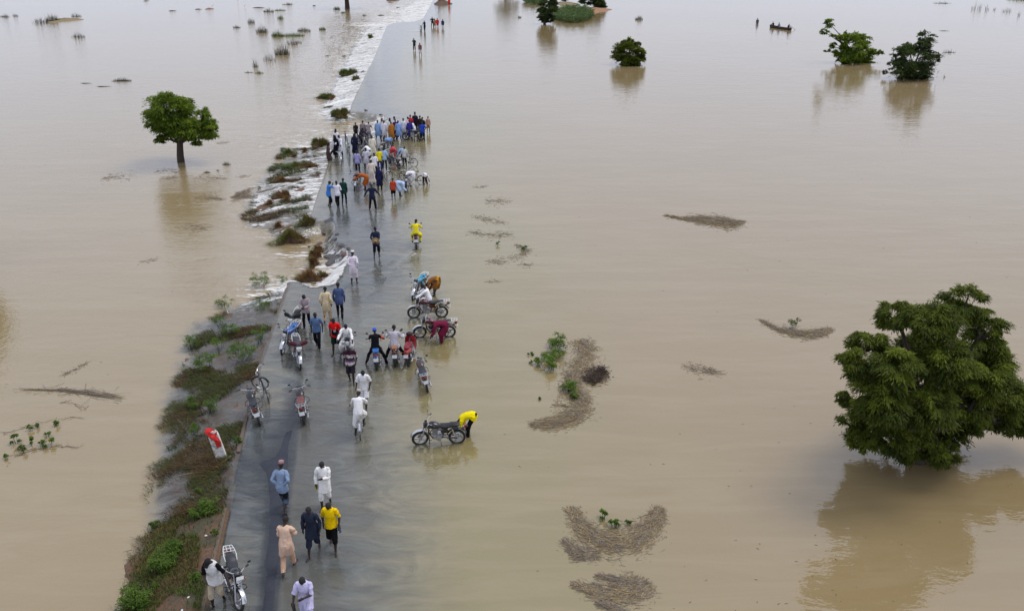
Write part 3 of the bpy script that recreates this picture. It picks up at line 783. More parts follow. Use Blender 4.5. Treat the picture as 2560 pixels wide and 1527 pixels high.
def person(px, py, yaw, pose_, top, tc, bot, bc, label, hat=None, hc='e8e4dc', sc=1.0, arm=None, group='people on the flooded road', z=None, at=None, pattern=None, extra=None, skin_c=None, zoff=0.0, face=None):
    """px,py: where the feet meet the water in the photo; yaw 0 = walking away, 90 = facing left, 180 = facing the camera"""
    p = at or G(px, py, 0.0)
    if z is None:
        g_, w_l, s_ = gz(p); z = max(min(g_ + .005, w_l), -.30) if s_ > 0 else g_
    lod = lod_of(math.hypot(p[0], p[1]))
    spec = POSES[pose_]() if isinstance(pose_, str) else dict(pose_)
    if arm: spec.update(arms(*arm))
    if face: spec['head'] = face
    jr = random.Random(label)
    if 'twist' not in spec and not (isinstance(pose_, str) and pose_ in ('ride', 'straddle', 'cycle', 'sit')): spec['twist'] = jr.uniform(-9, 9); spec['lean'] = spec.get('lean', 0) + jr.uniform(-1, 5); spec['curl'] = spec.get('curl', 0) + jr.uniform(0, 8)
    if not face: hp_, hy_ = spec.get('head', (0, 0)); spec['head'] = (hp_ + jr.uniform(0, 16), hy_ + jr.uniform(-25, 25))
    for k_ in ('armr', 'arml'):
        a_ = spec.get(k_)
        if a_ and len(a_) == 3: spec[k_] = (a_[0] + jr.uniform(-.03, .03), a_[1] + jr.uniform(-.07, .07), a_[2] + jr.uniform(0, .04))
    if extra: spec.update(extra)
    mats, P = pose(spec)
    root = empty('person', (p[0], p[1], z + zoff), R(yaw)); root.scale = (sc, sc, sc)
    tag(root, label, 'person', group)
    V, T, W, col = rest_body(lod)
    if skin_c is not None: col = col * skin_c
    ob('body', mesh_np('body', skin(V, W, mats), None, T, col, True), M_SKIN, root)
    V, T, W = hair_rest(lod)
    if hat not in ('cap', 'kufi', 'hood', 'scarf'):
        ob('hair', mesh_np('hair', skin(V, W, mats), None, T, None, True), M_HAIR, root)
    def wear(name, kind, c):
        V, T, W = garment(kind, lod); cc = np.tile([hexc(c)], (len(V), 1))
        if pattern: cc = pattern(name, V, cc)
        me = mesh_np(name, skin(V, W, mats), None, T, cc, True)
        return ob(name, me, M_CLOTH, root)
    NM = dict(tee='shirt', shirt='shirt', sweater='sweater', vest='vest', tunic='tunic', tunic_s='tunic', kaftan='kaftan', robe='robe', rolled='trousers', slim='trousers', baggy='trousers')
    for g_, c in ((bot, bc), (top, tc)):
        if g_ is None: continue
        if isinstance(g_, (tuple, list)):
            for q, cq in zip(g_, c): wear(NM.get(q, q), q, cq)
        else: wear(NM.get(g_, g_), g_, c)
    if hat:
        mb = MB()
        if hat == 'kufi':
            mb.loft([(1.665, 0, .012, .083, .102), (1.70, 0, .012, .083, .102), (1.735, 0, .010, .078, .096), (1.755, 0, .010, .066, .082), (1.758, 0, .010, .02, .02)], 16, 'z')
        elif hat in ('cap', 'hood', 'scarf'):
            r = 1.04 if hat == 'cap' else 1.13
            V_, T_, W_ = hair_rest(lod)
            c0 = np.array((0, .01, 1.636)); V2 = (V_ - c0) * r + c0
            mb.add(V2, T_)
            if hat == 'cap': mb.loft([(.09, 0, 1.668, .07, .010), (.14, 0, 1.664, .065, .008), (.175, 0, 1.655, .045, .006)], 10, 'y')
            else: mb.loft([(1.44, 0, -.01, .10, .09), (1.50, 0, -.012, .088, .085), (1.56, 0, -.012, .085, .078), (1.62, 0, -.02, .08, .075)], 14, 'z')
        V = np.array(mb.v); hm = mats[BN.index('head')]
        V = V @ hm[:3, :3].T + hm[:3, 3]
        me = bpy.data.meshes.new('cap'); me.from_pydata([tuple(v) for v in V], [], mb.f); me.update(); me.polygons.foreach_set('use_smooth', np.ones(len(me.polygons), bool))
        ob('hood' if hat in ('hood', 'scarf') else 'cap', me, pmat('headwear_' + hc, hexc(hc), .9, var=.2, scale=40), root)
    M = Matrix.Translation(root.location) @ Matrix.Rotation(R(yaw), 4, 'Z') @ Matrix.Scale(sc, 4)
    return root, {k: M @ v for k, v in P.items()}
# ------------------------------------------------------------------ motorcycles, scooter, bicycles (heading +y, standing on z = 0)
M_RUB = pmat('tyre_rubber', (.018, .018, .018), .75, var=.35, scale=12)
M_CHR = pmat('chrome', (.62, .62, .62), .22, 1.0, var=.2, scale=6)
M_ALU = pmat('cast_alloy', (.42, .42, .43), .45, .8, var=.25, scale=9)
M_BLK = pmat('black_plastic', (.022, .022, .024), .5, var=.4, scale=8)
M_SEAT = pmat('black_vinyl', (.03, .03, .032), .42, var=.35, scale=8)
M_WHT = pmat('white_paint', (.72, .72, .70), .4, var=.12, scale=7)
M_GLS = pmat('lamp_glass', (.75, .76, .76), .12, .2, var=.1)
M_RED = pmat('red_lens', (.20, .015, .012), .25)
M_AMB = pmat('amber_lens', (.30, .11, .02), .3)
M_STL = pmat('painted_steel', (.05, .05, .055), .45, .3, var=.3)
def paint(c): return pmat('paint_' + c, hexc(c), .3, var=.18, scale=5, coat=.5)
def arc(cy, cz, r, a0, a1, n): return [(0, cy + r * math.cos(R(a0 + (a1 - a0) * i / n)), cz + r * math.sin(R(a0 + (a1 - a0) * i / n))) for i in range(n + 1)]
def strip(pts, w, drop=.02):
    rings = []
    for (x, y, z) in pts: rings.append((y, z))
    mb = MB(); n = len(rings); R_ = []
    for i, (y, z) in enumerate(rings):
        a = rings[max(i - 1, 0)]; b = rings[min(i + 1, n - 1)]; t = Vector((0, b[0] - a[0], b[1] - a[1])).normalized(); nn = Vector((0, -t.z, t.y))
        p = Vector((0, y, z))
        if nn.z < 0 and False: nn = -nn
        R_.append([p + Vector((w, 0, 0)) - nn * drop, p + Vector((w * .7, 0, 0)), p + Vector((-w * .7, 0, 0)), p + Vector((-w, 0, 0)) - nn * drop, p + Vector((-w * .75, 0, 0)) - nn * (drop + .006), p + Vector((w * .75, 0, 0)) - nn * (drop + .006)])
    mb.rings(R_); return mb
MOTO = {}
def build_moto_meshes():
    fy, ry, wr = .64, -.62, .30
    def W(name): 
        mb = MB(); mb.torus((0, 0, 0), wr - .042, .045, 28, 8, .95); MOTO['tyre'] = mb.mesh('tyre')
        mb = MB(); mb.torus((0, 0, 0), wr - .085, .014, 28, 6, 2.2); mb.disc((0, 0, 0), .055, .14, 12); mb.disc((.05, 0, 0), .10, .01, 16)
        for i in range(5):
            a = 2 * math.pi * i / 5
            for da in (-.10, .10): mb.tube([(0, .05 * math.cos(a), .05 * math.sin(a)), (0, (wr - .085) * math.cos(a + da), (wr - .085) * math.sin(a + da))], [.016, .011], 5)
        MOTO['rim'] = mb.mesh('rim')
        mb = MB(); mb.torus((0, 0, 0), wr - .08, .013, 28, 6, 2.0); mb.disc((0, 0, 0), .06, .12, 12)
        for i in range(18):
            a = 2 * math.pi * i / 18; mb.tube([((-1) ** i * .04, .05 * math.cos(a), .05 * math.sin(a)), (0, (wr - .08) * math.cos(a + .25), (wr - .08) * math.sin(a + .25))], .0035, 4)
        MOTO['rim_spoked'] = mb.mesh('rim')
    W('w')
    st0, st1 = Vector((0, fy, wr)), Vector((0, .36, .92)); ax = (st1 - st0).normalized()
    mb = MB()
    for s in (1, -1):
        mb.tube([(s * .085, fy + .02, wr), (s * .085, fy - .11, wr + .30), (s * .085, .37, .90)], [.026, .026, .019], 8)
    mb.box((0, .375, .90), (.22, .06, .03), bev=.008); mb.box((0, .43, .78), (.21, .06, .03), bev=.008)
    MOTO['front_fork'] = mb.mesh('front_fork')
    mb = strip(arc(fy, wr, wr + .035, 20, 165, 14), .062); MOTO['front_mudguard'] = mb.mesh('front_mudguard')
    mb = MB(); mb.loft([(.40, 0, .84, .05, .06), (.44, 0, .84, .085, .09), (.50, 0, .835, .095, .10), (.53, 0, .833, .095, .10)], 14, 'y'); MOTO['headlight'] = mb.mesh('headlight')
    mb = MB(); mb.loft([(.53, 0, .833, .088, .092), (.545, 0, .832, .07, .075), (.552, 0, .832, .03, .03)], 14, 'y'); MOTO['lens'] = mb.mesh('lens')
    mb = MB(); mb.tube([(-.38, .18, 1.0), (-.26, .26, 1.02), (-.12, .35, .96), (0, .37, .95), (.12, .35, .96), (.26, .26, 1.02), (.38, .18, 1.0)], .0125, 6); MOTO['handlebar'] = mb.mesh('handlebar')
    mb = MB()
    for s in (1, -1): mb.tube([(s * .27, .255, 1.02), (s * .385, .178, 1.0)], .019, 8); mb.tube([(s * .26, .29, 1.025), (s * .37, .24, 1.01)], .006, 4)
    MOTO['grips'] = mb.mesh('grips')
    mb = MB(); mb.tube([(.22, .30, 1.02), (.27, .33, 1.12), (.30, .32, 1.17)], .006, 5); mb.ell((.325, .315, 1.20), (.055, .014, .036), 10, 6); MOTO['mirror'] = mb.mesh('mirror')
    mb = MB()
    for s in (1, -1): mb.disc((s * .06, .42, .96), .045, .05, 12)
    mb.box((0, .42, .955), (.2, .07, .05), bev=.01); MOTO['instruments'] = mb.mesh('instruments')
    mb = MB(); mb.loft([(.36, 0, .80, .05, .06), (.33, 0, .82, .105, .095), (.24, 0, .835, .145, .115), (.12, 0, .83, .15, .115), (.0, 0, .80, .12, .09), (-.08, 0, .775, .085, .06), (-.1, 0, .77, .05, .03)], 16, 'y', power=2.4)
    mb.disc((0, .20, .945), .0, .0, 3) if False else mb.loft([(.94, 0, .2, .04, .04), (.965, 0, .2, .035, .035)], 10, 'z'); MOTO['fuel_tank'] = mb.mesh('fuel_tank')
    mb = MB(); mb.loft([(.0, 0, .80, .06, .03), (-.04, 0, .80, .115, .045), (-.20, 0, .785, .135, .05), (-.38, 0, .79, .14, .052), (-.42, 0, .815, .14, .06), (-.62, 0, .825, .125, .055), (-.72, 0, .83, .08, .035)], 12, 'y', power=3.0); MOTO['seat'] = mb.mesh('seat')
    mb = MB()
    for s in (1, -1):
        mb.tube([(s * .15, -.42, .80), (s * .165, -.60, .86), (s * .15, -.80, .88), (s * .11, -.98, .90)], .011, 6)
        mb.tube([(s * .15, -.78, .88), (s * .10, -.70, .76)], .009, 5)
    mb.tube([(-.11, -.98, .90), (.11, -.98, .90)], .011, 6); mb.tube([(-.155, -.74, .878), (.155, -.74, .878)], .009, 5); mb.tube([(-.13, -.86, .886), (.13, -.86, .886)], .009, 5)
    for x in (-.05, .05): mb.tube([(x, -.74, .878), (x, -.98, .90)], .008, 5)
    MOTO['luggage_rack'] = mb.mesh('luggage_rack')
    mb = MB(); mb.box((0, .05, .38), (.24, .34, .20), bev=.04); mb.disc((.13, .0, .38), .095, .05, 14); mb.disc((-.13, .02, .38), .10, .05, 14)
    for i in range(6): mb.box((0, .13, .50 + i * .035), (.19, .19, .016))
    mb.box((0, .13, .60), (.13, .13, .24)); mb.box((0, .13, .715), (.15, .15, .035), bev=.01); mb.box((0, -.02, .62), (.07, .12, .07), bev=.015)
    MOTO['engine'] = mb.mesh('engine')
    mb = MB(); mb.tube([(0, .37, .88), (0, .10, .78), (0, -.3, .74), (0, -.72, .78)], .022, 7); mb.tube([(0, .38, .80), (0, .33, .50), (0, .20, .26)], .02, 7)
    for s in (1, -1):
        mb.tube([(s * .06, -.12, .76), (s * .085, -.16, .50), (s * .08, -.12, .34)], .017, 6); mb.tube([(s * .08, -.14, .36), (s * .085, ry, wr)], .02, 6); mb.tube([(s * .08, -.30, .44), (s * .09, -.66, .76)], .012, 6)
        mb.tube([(s * .10, .0, .30), (s * .27, .0, .30)], .011, 5); mb.tube([(s * .10, -.28, .36), (s * .24, -.32, .36)], .010, 5)
    MOTO['frame'] = mb.mesh('frame')
    mb = MB()
    for s in (1, -1): mb.tube([(s * .11, -.56, .40), (s * .11, -.5, .56), (s * .11, -.46, .72)], .028, 8)
    MOTO['shock_absorbers'] = mb.mesh('shock_absorbers')
    mb = MB(); mb.tube([(.06, .23, .60), (.10, .30, .45), (.14, .16, .26), (.15, -.15, .25)], .02, 7); mb.tube([(.15, -.12, .25), (.16, -.3, .27), (.165, -.82, .33), (.165, -.86, .335)], [.025, .042, .042, .03], 10); MOTO['exhaust'] = mb.mesh('exhaust')
    mb = MB()
    for s in (1, -1): mb.loft([(s * .105, -.20, .63, .14, .085), (s * .13, -.21, .63, .12, .07), (s * .135, -.21, .63, .06, .03)], 10, 'x', power=3)
    MOTO['side_panels'] = mb.mesh('side_panels')
    mb = strip(arc(ry, wr, wr + .05, 25, 150, 12), .075); mb.box((0, -.90, .70), (.10, .22, .03), Matrix.Rotation(R(-28), 3, 'X')); MOTO['rear_mudguard'] = mb.mesh('rear_mudguard')
    mb = MB(); mb.loft([(-.88, 0, .775, .055, .045), (-.93, 0, .772, .06, .048), (-.955, 0, .77, .045, .035)], 10, 'y', power=3); MOTO['tail_light'] = mb.mesh('tail_light')
    mb = MB(); mb.box((0, -1.005, .62), (.19, .008, .14), Matrix.Rotation(R(-14), 3, 'X'), bev=.003); MOTO['number_plate'] = mb.mesh('number_plate')
    mb = MB(); mb.box((0, .56, .945 - .02), (.2, .008, .09), Matrix.Rotation(R(20), 3, 'X'), bev=.003); MOTO['front_plate'] = mb.mesh('front_plate')
    mb = MB(); mb.tube([(.1, .44, .80), (.19, .44, .80)], .008, 5); mb.ell((.215, .44, .80), (.032, .028, .024), 8, 6); mb.v += []; MOTO['indicator_front'] = mb.mesh('indicator')
    mb = MB(); mb.tube([(.05, -.86, .74), (.15, -.88, .74)], .008, 5); mb.ell((.175, -.88, .74), (.032, .028, .024), 8, 6); MOTO['indicator_rear'] = mb.mesh('indicator')
    mb = MB()
    for s in (1, -1): mb.tube([(s * .05, .36, .62), (s * .24, .34, .52), (s * .27, .31, .40), (s * .10, .26, .27)], .012, 6)
    MOTO['crash_bar'] = mb.mesh('crash_bar')
    mb = MB(); mb.tube([(-.08, -.05, .28), (-.21, -.09, .01)], .011, 5); mb.box((-.215, -.09, .008), (.05, .04, .012)); MOTO['side_stand'] = mb.mesh('side_stand')
    mb = MB(); mb.box((0, .33, .20), (.16, .012, .30), bev=.004); MOTO['mud_flap'] = mb.mesh('mud_flap')
    mb = MB(); mb.loft([(-.36, .20, 1.0, .03, .03), (-.33, .23, 1.01, .075, .085), (-.16, .30, 1.0, .085, .095), (-.10, .33, .985, .05, .06), (0, .36, .96, .035, .04), (.10, .33, .985, .05, .06), (.16, .30, 1.0, .085, .095), (.33, .23, 1.01, .075, .085), (.36, .20, 1.0, .03, .03)], 12, 'x'); MOTO['handlebar_covers'] = mb.mesh('handlebar_covers')
    # step-through scooter bodywork
    mb = MB(); mb.loft([(.34, 0, .97, .10, .03), (.40, 0, .86, .17, .07), (.40, 0, .66, .20, .10), (.34, 0, .44, .19, .10), (.26, 0, .32, .14, .06)][::1], 12, 'y') if False else mb.rings([[(sx * w, y, z), (sx * w * .6, y + .05, z), (-sx * w * .6, y + .05, z), (-sx * w, y, z), (-sx * w * .6, y - .015, z), (sx * w * .6, y - .015, z)] for sx, w, y, z in ((1, .09, .33, .98), (1, .20, .37, .86), (1, .245, .38, .66), (1, .23, .34, .46), (1, .15, .26, .30))])
    MOTO['leg_shield'] = mb.mesh('leg_shield')
    mb = MB(); mb.loft([(.28, 0, .34, .08, .06), (.10, 0, .38, .09, .08), (-.10, 0, .50, .12, .13), (-.35, 0, .60, .15, .14), (-.65, 0, .68, .12, .11), (-.90, 0, .74, .05, .05)], 14, 'y', power=2.6); MOTO['rear_body'] = mb.mesh('rear_body')
    mb = MB(); mb.ell((0, .38, 1.0), (.15, .10, .085), 14, 8); MOTO['headset'] = mb.mesh('headset')
    # bicycle
    br, by = .335, .54
    mb = MB(); mb.torus((0, 0, 0), br - .016, .017, 32, 6); MOTO['b_tyre'] = mb.mesh('tyre')
    mb = MB(); mb.torus((0, 0, 0), br - .04, .010, 32, 5); mb.disc((0, 0, 0), .022, .09, 8)
    for i in range(16):
        a = 2 * math.pi * i / 16; mb.tube([((-1) ** i * .03, .02 * math.cos(a), .02 * math.sin(a)), (0, (br - .04) * math.cos(a + .3), (br - .04) * math.sin(a + .3))], .0022, 3)
    MOTO['b_rim'] = mb.mesh('rim')
    bb, sc_, hd, hdb = (0, -.08, .29), (0, -.22, .86), (0, .36, .86), (0, .41, .68)
    mb = MB(); mb.tube([bb, (0, -.20, .78)], .018, 7); mb.tube([(0, -.185, .72), (0, .37, .82)], .017, 7); mb.tube([bb, hdb], .018, 7); mb.tube([hd, hdb], .021, 7); mb.tube([(0, -.2, .76), (0, -.23, .90)], .013, 6)
    for s in (1, -1): mb.tube([(s * .02, -.1, .29), (s * .055, -by, br)], .010, 5); mb.tube([(s * .02, -.19, .74), (s * .055, -by, br)], .009, 5)
    MOTO['b_frame'] = mb.mesh('frame')
    mb = MB()
    for s in (1, -1): mb.tube([(s * .03, .42, .66), (s * .05, by, br)], .011, 6)
    mb.tube([(0, .42, .67), (0, .35, .92)], .013, 6); MOTO['b_fork'] = mb.mesh('fork')
    mb = MB(); mb.tube([(-.27, .16, .98), (-.24, .30, 1.0), (-.10, .38, .96), (0, .36, .93), (.10, .38, .96), (.24, .30, 1.0), (.27, .16, .98)], .012, 6); MOTO['b_handlebar'] = mb.mesh('handlebar')
    mb = MB(); mb.loft([(-.10, 0, .945, .02, .015), (-.18, 0, .945, .045, .03), (-.30, 0, .95, .10, .04), (-.36, 0, .955, .07, .03)], 10, 'y'); MOTO['b_saddle'] = mb.mesh('saddle')
    mb = MB(); mb.disc((.05, -.08, .29), .09, .008, 18); mb.tube([(.06, -.08, .29), (.08, .06, .22)], .01, 5); mb.tube([(-.06, -.08, .29), (-.08, -.22, .36)], .01, 5); mb.box((.13, .06, .22), (.09, .07, .022)); mb.box((-.13, -.22, .36), (.09, .07, .022)); mb.box((.055, -.31, .30), (.01, .44, .05)); MOTO['b_crankset'] = mb.mesh('crankset')
    mb = MB()
    for s in (1, -1): mb.tube([(s * .07, -.30, .74), (s * .07, -.74, .74)], .007, 4); mb.tube([(s * .06, -.70, .74), (s * .06, -by, br)], .006, 4)
    for y in (-.32, -.45, -.58, -.74): mb.tube([(-.07, y, .74), (.07, y, .74)], .006, 4)
    MOTO['b_rack'] = mb.mesh('carrier_rack')
    MOTO['b_mud_f'] = strip(arc(by, br, br + .022, 30, 190, 12), .026, .012).mesh('front_mudguard'); MOTO['b_mud_r'] = strip(arc(-by, br, br + .022, -10, 150, 12), .026, .012).mesh('rear_mudguard')
    mb = MB(); mb.tube([(.03, -.1, .28), (.14, -.16, .01)], .008, 4); mb.tube([(-.03, -.1, .28), (-.14, -.16, .01)], .008, 4); MOTO['b_stand'] = mb.mesh('stand')
    mb = MB()
    for s in (1, -1): mb.tube([(s * .268, .21, .988), (s * .272, .12, .975)], .017, 6)
    MOTO['b_grips'] = mb.mesh('grips')
build_moto_meshes()
def steer_mat(ang, piv, axis): return Matrix.Translation(piv) @ Matrix.Rotation(R(ang), 4, axis) @ Matrix.Translation(-piv)
def place_vehicle(name, a, b, lean, sink=.0):
    """a: rear wheel's touch point, b: front wheel's, both in photo pixels"""
    A, B = (G(*a), G(*b)); mid = (A + B) / 2; yaw = math.atan2(-(B.x - A.x), (B.y - A.y))
    g_, w_, s_ = gz(mid)
    root = empty(name, (mid.x, mid.y, max(min(g_ + .005, 0), -.16) - sink), yaw)
    root.rotation_euler = (0, R(lean), yaw)
    return root
def motorcycle(a, b, label, tank='101010', seat='0c0c0c', rack='c', mud='w', steer=0, lean=-7, spokes=False, covers=None, plate=True, flap=False, mirrors=True, scooter=False, side=None, group='motorcycles on the flooded road'):
    root = place_vehicle('scooter' if scooter else 'motorcycle', a, b, lean)
    tag(root, label, 'scooter' if scooter else 'motorcycle', group)
    S = steer_mat(steer, Vector((0, .50, .61)), Vector((0, -.28, .62)))
    def part(name, key, mat, parent=root, front=False, M=None, objm=True):
        o = ob(name, MOTO[key], mat, parent, objmat=objm)
        mm = M or Matrix.Identity(4)
        if front: mm = S @ mm
        o.matrix_local = mm
        return o
    T = paint(tank); MUD = {'w': M_CHR, 'p': T, 'b': M_BLK}[mud]
    for nm, y, fr in (('front_wheel', .64, True), ('rear_wheel', -.62, False)):
        w = part(nm, 'tyre', M_RUB, front=fr, M=Matrix.Translation((0, y, .30)))
        part('rim', 'rim_spoked' if spokes else 'rim', M_ALU if (spokes or mud == 'w') else M_BLK, parent=w)
    part('front_fork', 'front_fork', M_ALU, front=True)
    part('front_mudguard', 'front_mudguard', MUD, front=True)
    part('handlebar', 'handlebar', M_CHR, front=True)
    gr = part('grips', 'grips', M_BLK, front=True)
    if mirrors:
        part('mirror', 'mirror', M_BLK, front=True); part('mirror', 'mirror', M_BLK, front=True, M=Matrix.Scale(-1, 4, (1, 0, 0)))
    part('frame', 'frame', M_STL); part('engine', 'engine', M_ALU); part('shock_absorbers', 'shock_absorbers', M_CHR); part('exhaust', 'exhaust', M_CHR)
    part('rear_mudguard', 'rear_mudguard', MUD if mud != 'w' else M_STL); part('tail_light', 'tail_light', M_RED)
    for s in (1, -1):
        mir = Matrix.Identity(4) if s > 0 else Matrix.Scale(-1, 4, (1, 0, 0))
        part('indicator', 'indicator_rear', M_AMB, M=mir)
        if not scooter: part('indicator', 'indicator_front', M_AMB, front=True, M=mir)
    st = part('seat', 'seat', pmat('seat_' + seat, hexc(seat), .45, var=.3))
    if scooter:
        part('leg_shield', 'leg_shield', T); part('rear_body', 'rear_body', T); part('headset', 'headset', M_BLK, front=True)
    else:
        hl = part('headlight', 'headlight', M_BLK, front=True); part('lens', 'lens', M_GLS, parent=hl)
        part('instruments', 'instruments', M_BLK, front=True)
        part('fuel_tank', 'fuel_tank', T); part('side_panels', 'side_panels', paint(side) if side else T); part('crash_bar', 'crash_bar', M_STL)
    if rack: part('luggage_rack', 'luggage_rack', {'c': M_CHR, 'w': M_WHT, 'b': M_STL}[rack])
    if plate: part('number_plate', 'number_plate', M_WHT)
    if plate == 2: part('front_plate', 'front_plate', M_WHT, front=True)
    if covers: part('handlebar_covers', 'handlebar_covers', pmat('cover_' + covers, hexc(covers), .8, var=.3), front=True)
    if flap: part('mud_flap', 'mud_flap', M_BLK, front=True)
    if abs(lean) > 3: part('side_stand', 'side_stand', M_STL)
    return root
def bicycle(a, b, label, frame='151515', steer=0, lean=-4, mud='w', rack=True, group='bicycles on the flooded road'):
    root = place_vehicle('bicycle', a, b, lean)
    tag(root, label, 'bicycle', group)
    S = steer_mat(steer, Vector((0, .41, .68)), Vector((0, -.12, .5)))
    def part(name, key, mat, parent=root, front=False, M=None):
        o = ob(name, MOTO[key], mat, parent, objmat=True)
        mm = M or Matrix.Identity(4)
        o.matrix_local = S @ mm if front else mm
        return o
    T = paint(frame); U = {'w': M_CHR, 'p': T, 'b': M_BLK}[mud]
    for nm, y, fr in (('front_wheel', .54, True), ('rear_wheel', -.54, False)):
        w = part(nm, 'b_tyre', M_RUB, front=fr, M=Matrix.Translation((0, y, .335))); part('rim', 'b_rim', M_CHR, parent=w)
    part('frame', 'b_frame', T); part('fork', 'b_fork', T, front=True); part('handlebar', 'b_handlebar', M_CHR, front=True); part('grips', 'b_grips', M_BLK, front=True)
    part('saddle', 'b_saddle', M_SEAT); part('crankset', 'b_crankset', M_CHR); part('stand', 'b_stand', M_STL)
    part('front_mudguard', 'b_mud_f', U, front=True); part('rear_mudguard', 'b_mud_r', U)
    if rack: part('carrier_rack', 'b_rack', U)
    return root
# ------------------------------------------------------------------ vegetation
rng = np.random.default_rng(7)
def unit(a): return a / np.maximum(np.linalg.norm(a, axis=-1, keepdims=True), 1e-9)
def leaf_quads(C, Dv, Nv, L, Wd):
    """folded rhombic leaves: centres, directions, normals, lengths, widths"""
    n = len(C); Dv = unit(Dv); S = unit(np.cross(Dv, Nv)); Nn = np.cross(S, Dv)
    L = np.broadcast_to(np.asarray(L, float), (n,))[:, None]; Wd = np.broadcast_to(np.asarray(Wd, float), (n,))[:, None]
    a = C - Dv * L * .5; b = C + S * Wd * .5 + Nn * Wd * .18; c = C + Dv * L * .5 - Nn * L * .08; d = C - S * Wd * .5 + Nn * Wd * .18
    V = np.stack([a, b, c, d], 1).reshape(-1, 3); i = np.arange(n)[:, None] * 4
    return V, np.concatenate([i + [0, 1, 2], i + [0, 2, 3]])
def blades(B, H, Wd, lean, col, curve=.5):
    """grass blades: base points, heights, widths, lean vectors (xy, in heights), colours"""
    n = len(B); H = np.asarray(H)[:, None]; Wd = np.asarray(Wd)[:, None]
    a = rng.uniform(0, 2 * np.pi, n); S = np.stack([np.cos(a), np.sin(a), 0 * a], -1)
    up = np.array([0, 0, 1.0]); ln = np.concatenate([lean, np.zeros((n, 1))], 1)
    m = B + (up * .55 + ln * .35) * H; t = B + (up * (1 - .35 * np.linalg.norm(lean, axis=1)[:, None]) + ln) * H
    V = np.stack([B - S * Wd / 2, B + S * Wd / 2, m + S * Wd * .4, m - S * Wd * .4, t], 1).reshape(-1, 3)
    i = np.arange(n)[:, None] * 5
    T = np.concatenate([i + [0, 1, 2], i + [0, 2, 3], i + [3, 2, 4]])
    return V, T, np.repeat(col, 5, 0)
def at_plane(px, py, Y):
    xc, yc = (px - PW / 2) / FPX, (py - PH / 2) / FPX
    d = Vector((xc, CP - yc * SP, -SP - yc * CP)); return Vector((0, 0, CAM_H)) + d * (Y / d.y)
def tree(name, label, base, z, lobes, nleaf, L, Wd, cols, trunk=.16, droop=.5, seed=0, group=None, sub=26, spread=.35):
    r_ = np.random.default_rng(seed + 100); rd = random.Random(seed)
    B = G(base[0], base[1], z); k = mpp(B)
    root = empty(name, B); tag(root, label, 'tree', group)
    area = sum(l[2] * l[3] for l in lobes); allV, allT, allC = [], [], []; off = 0
    mb = MB(); cents = []
    for li, l in enumerate(lobes):
        px, py, rx, ry = l[0], l[1], l[2] * 1.1, l[3] * 1.1
        dy = l[4] if len(l) > 4 else rd.uniform(-1, 1) * rx * k * .8
        Pc = at_plane(px, py, B.y + dy); kk = mpp(Pc); cents.append(Pc)
        ra = np.array([rx * kk, (rx + ry) * .5 * kk * 1.0, ry * kk * 1.08])
        n = int(nleaf * l[2] * l[3] / area)
        ns = max(6, int(sub * math.sqrt(rx * ry * kk * kk) + 6))
        u = unit(r_.normal(size=(ns, 3))); u[:, 2] += .12
        rr = r_.uniform(.62, 1.0, (ns, 1)); cs = u * rr * ra * .86
        srad = spread * (ra.mean()) * r_.uniform(.65, 1.15, ns)
        per = max(8, n // ns); idx = np.repeat(np.arange(ns), per)
        v = unit(r_.normal(size=(len(idx), 3))); v[:, 2] = np.where(v[:, 2] < -.35, -v[:, 2], v[:, 2])
        asp = r_.uniform(.55, 1.6, (ns, 3)) * np.array([1, 1, .8])
        rad = np.abs(r_.normal(.78, .30, len(idx)))
        P = cs[idx] + v * asp[idx] * (srad[idx] * rad)[:, None] + np.array([0, 0, -1.0]) * (srad[idx] * np.maximum(rad - .7, 0) * .5)[:, None]
        D_ = v * np.array([1, 1, .4]) + unit(cs[idx]) * .5 + np.array([0, 0, -droop]) + r_.normal(size=v.shape) * .35
        Nn = v + np.array([0, 0, .8]) + r_.normal(size=v.shape) * .3
        ll = L * r_.uniform(.65, 1.25, len(idx))
        P[:, 2] = np.maximum(P[:, 2] + Pc.z, z + .02) - Pc.z
        V, T = leaf_quads(P + np.array(Pc) - np.array(B), D_, Nn, ll, Wd * r_.uniform(.8, 1.2, len(idx)))
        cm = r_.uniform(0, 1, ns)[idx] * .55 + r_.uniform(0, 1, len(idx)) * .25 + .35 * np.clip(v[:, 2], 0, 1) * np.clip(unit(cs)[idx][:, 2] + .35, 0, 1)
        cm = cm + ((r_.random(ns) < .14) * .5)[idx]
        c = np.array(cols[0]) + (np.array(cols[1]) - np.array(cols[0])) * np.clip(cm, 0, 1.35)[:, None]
        allV.append(V); allT.append(T + off); allC.append(np.repeat(c, 4, 0)); off += len(V)
        # a few twigs through the lobe
        for q in range(min(ns, 7)):
            e = Pc - B + Vector(cs[q]); s0 = Pc - B + Vector((0, 0, -ra[2] * .4))
            mb.tube([s0, s0.lerp(e, .5) + Vector((0, 0, ra[2] * .08)), e], [trunk * .16, trunk * .1, trunk * .04], 5)
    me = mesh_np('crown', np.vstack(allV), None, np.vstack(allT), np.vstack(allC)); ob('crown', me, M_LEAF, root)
    top = sum((c for c in cents), Vector()) / len(cents) - B
    fork = Vector((top.x * .35, top.y * .35, max(.4, top.z * .55)))
    mb.tube([(0, 0, -1.2), (trunk * .1, 0, fork.z * .3), (fork.x * .6, fork.y * .6, fork.z * .7), fork], [trunk * 1.25, trunk, trunk * .9, trunk * .85], 10)
    for c in cents:
        e = c - B; m_ = fork.lerp(e, .5) + Vector((0, 0, .06 * e.z))
        mb.tube([fork + Vector((0, 0, -.1)), m_, e], [trunk * .5, trunk * .3, trunk * .14], 6)
    ob('trunk', mb.mesh('trunk'), M_BARK, root)
    return root
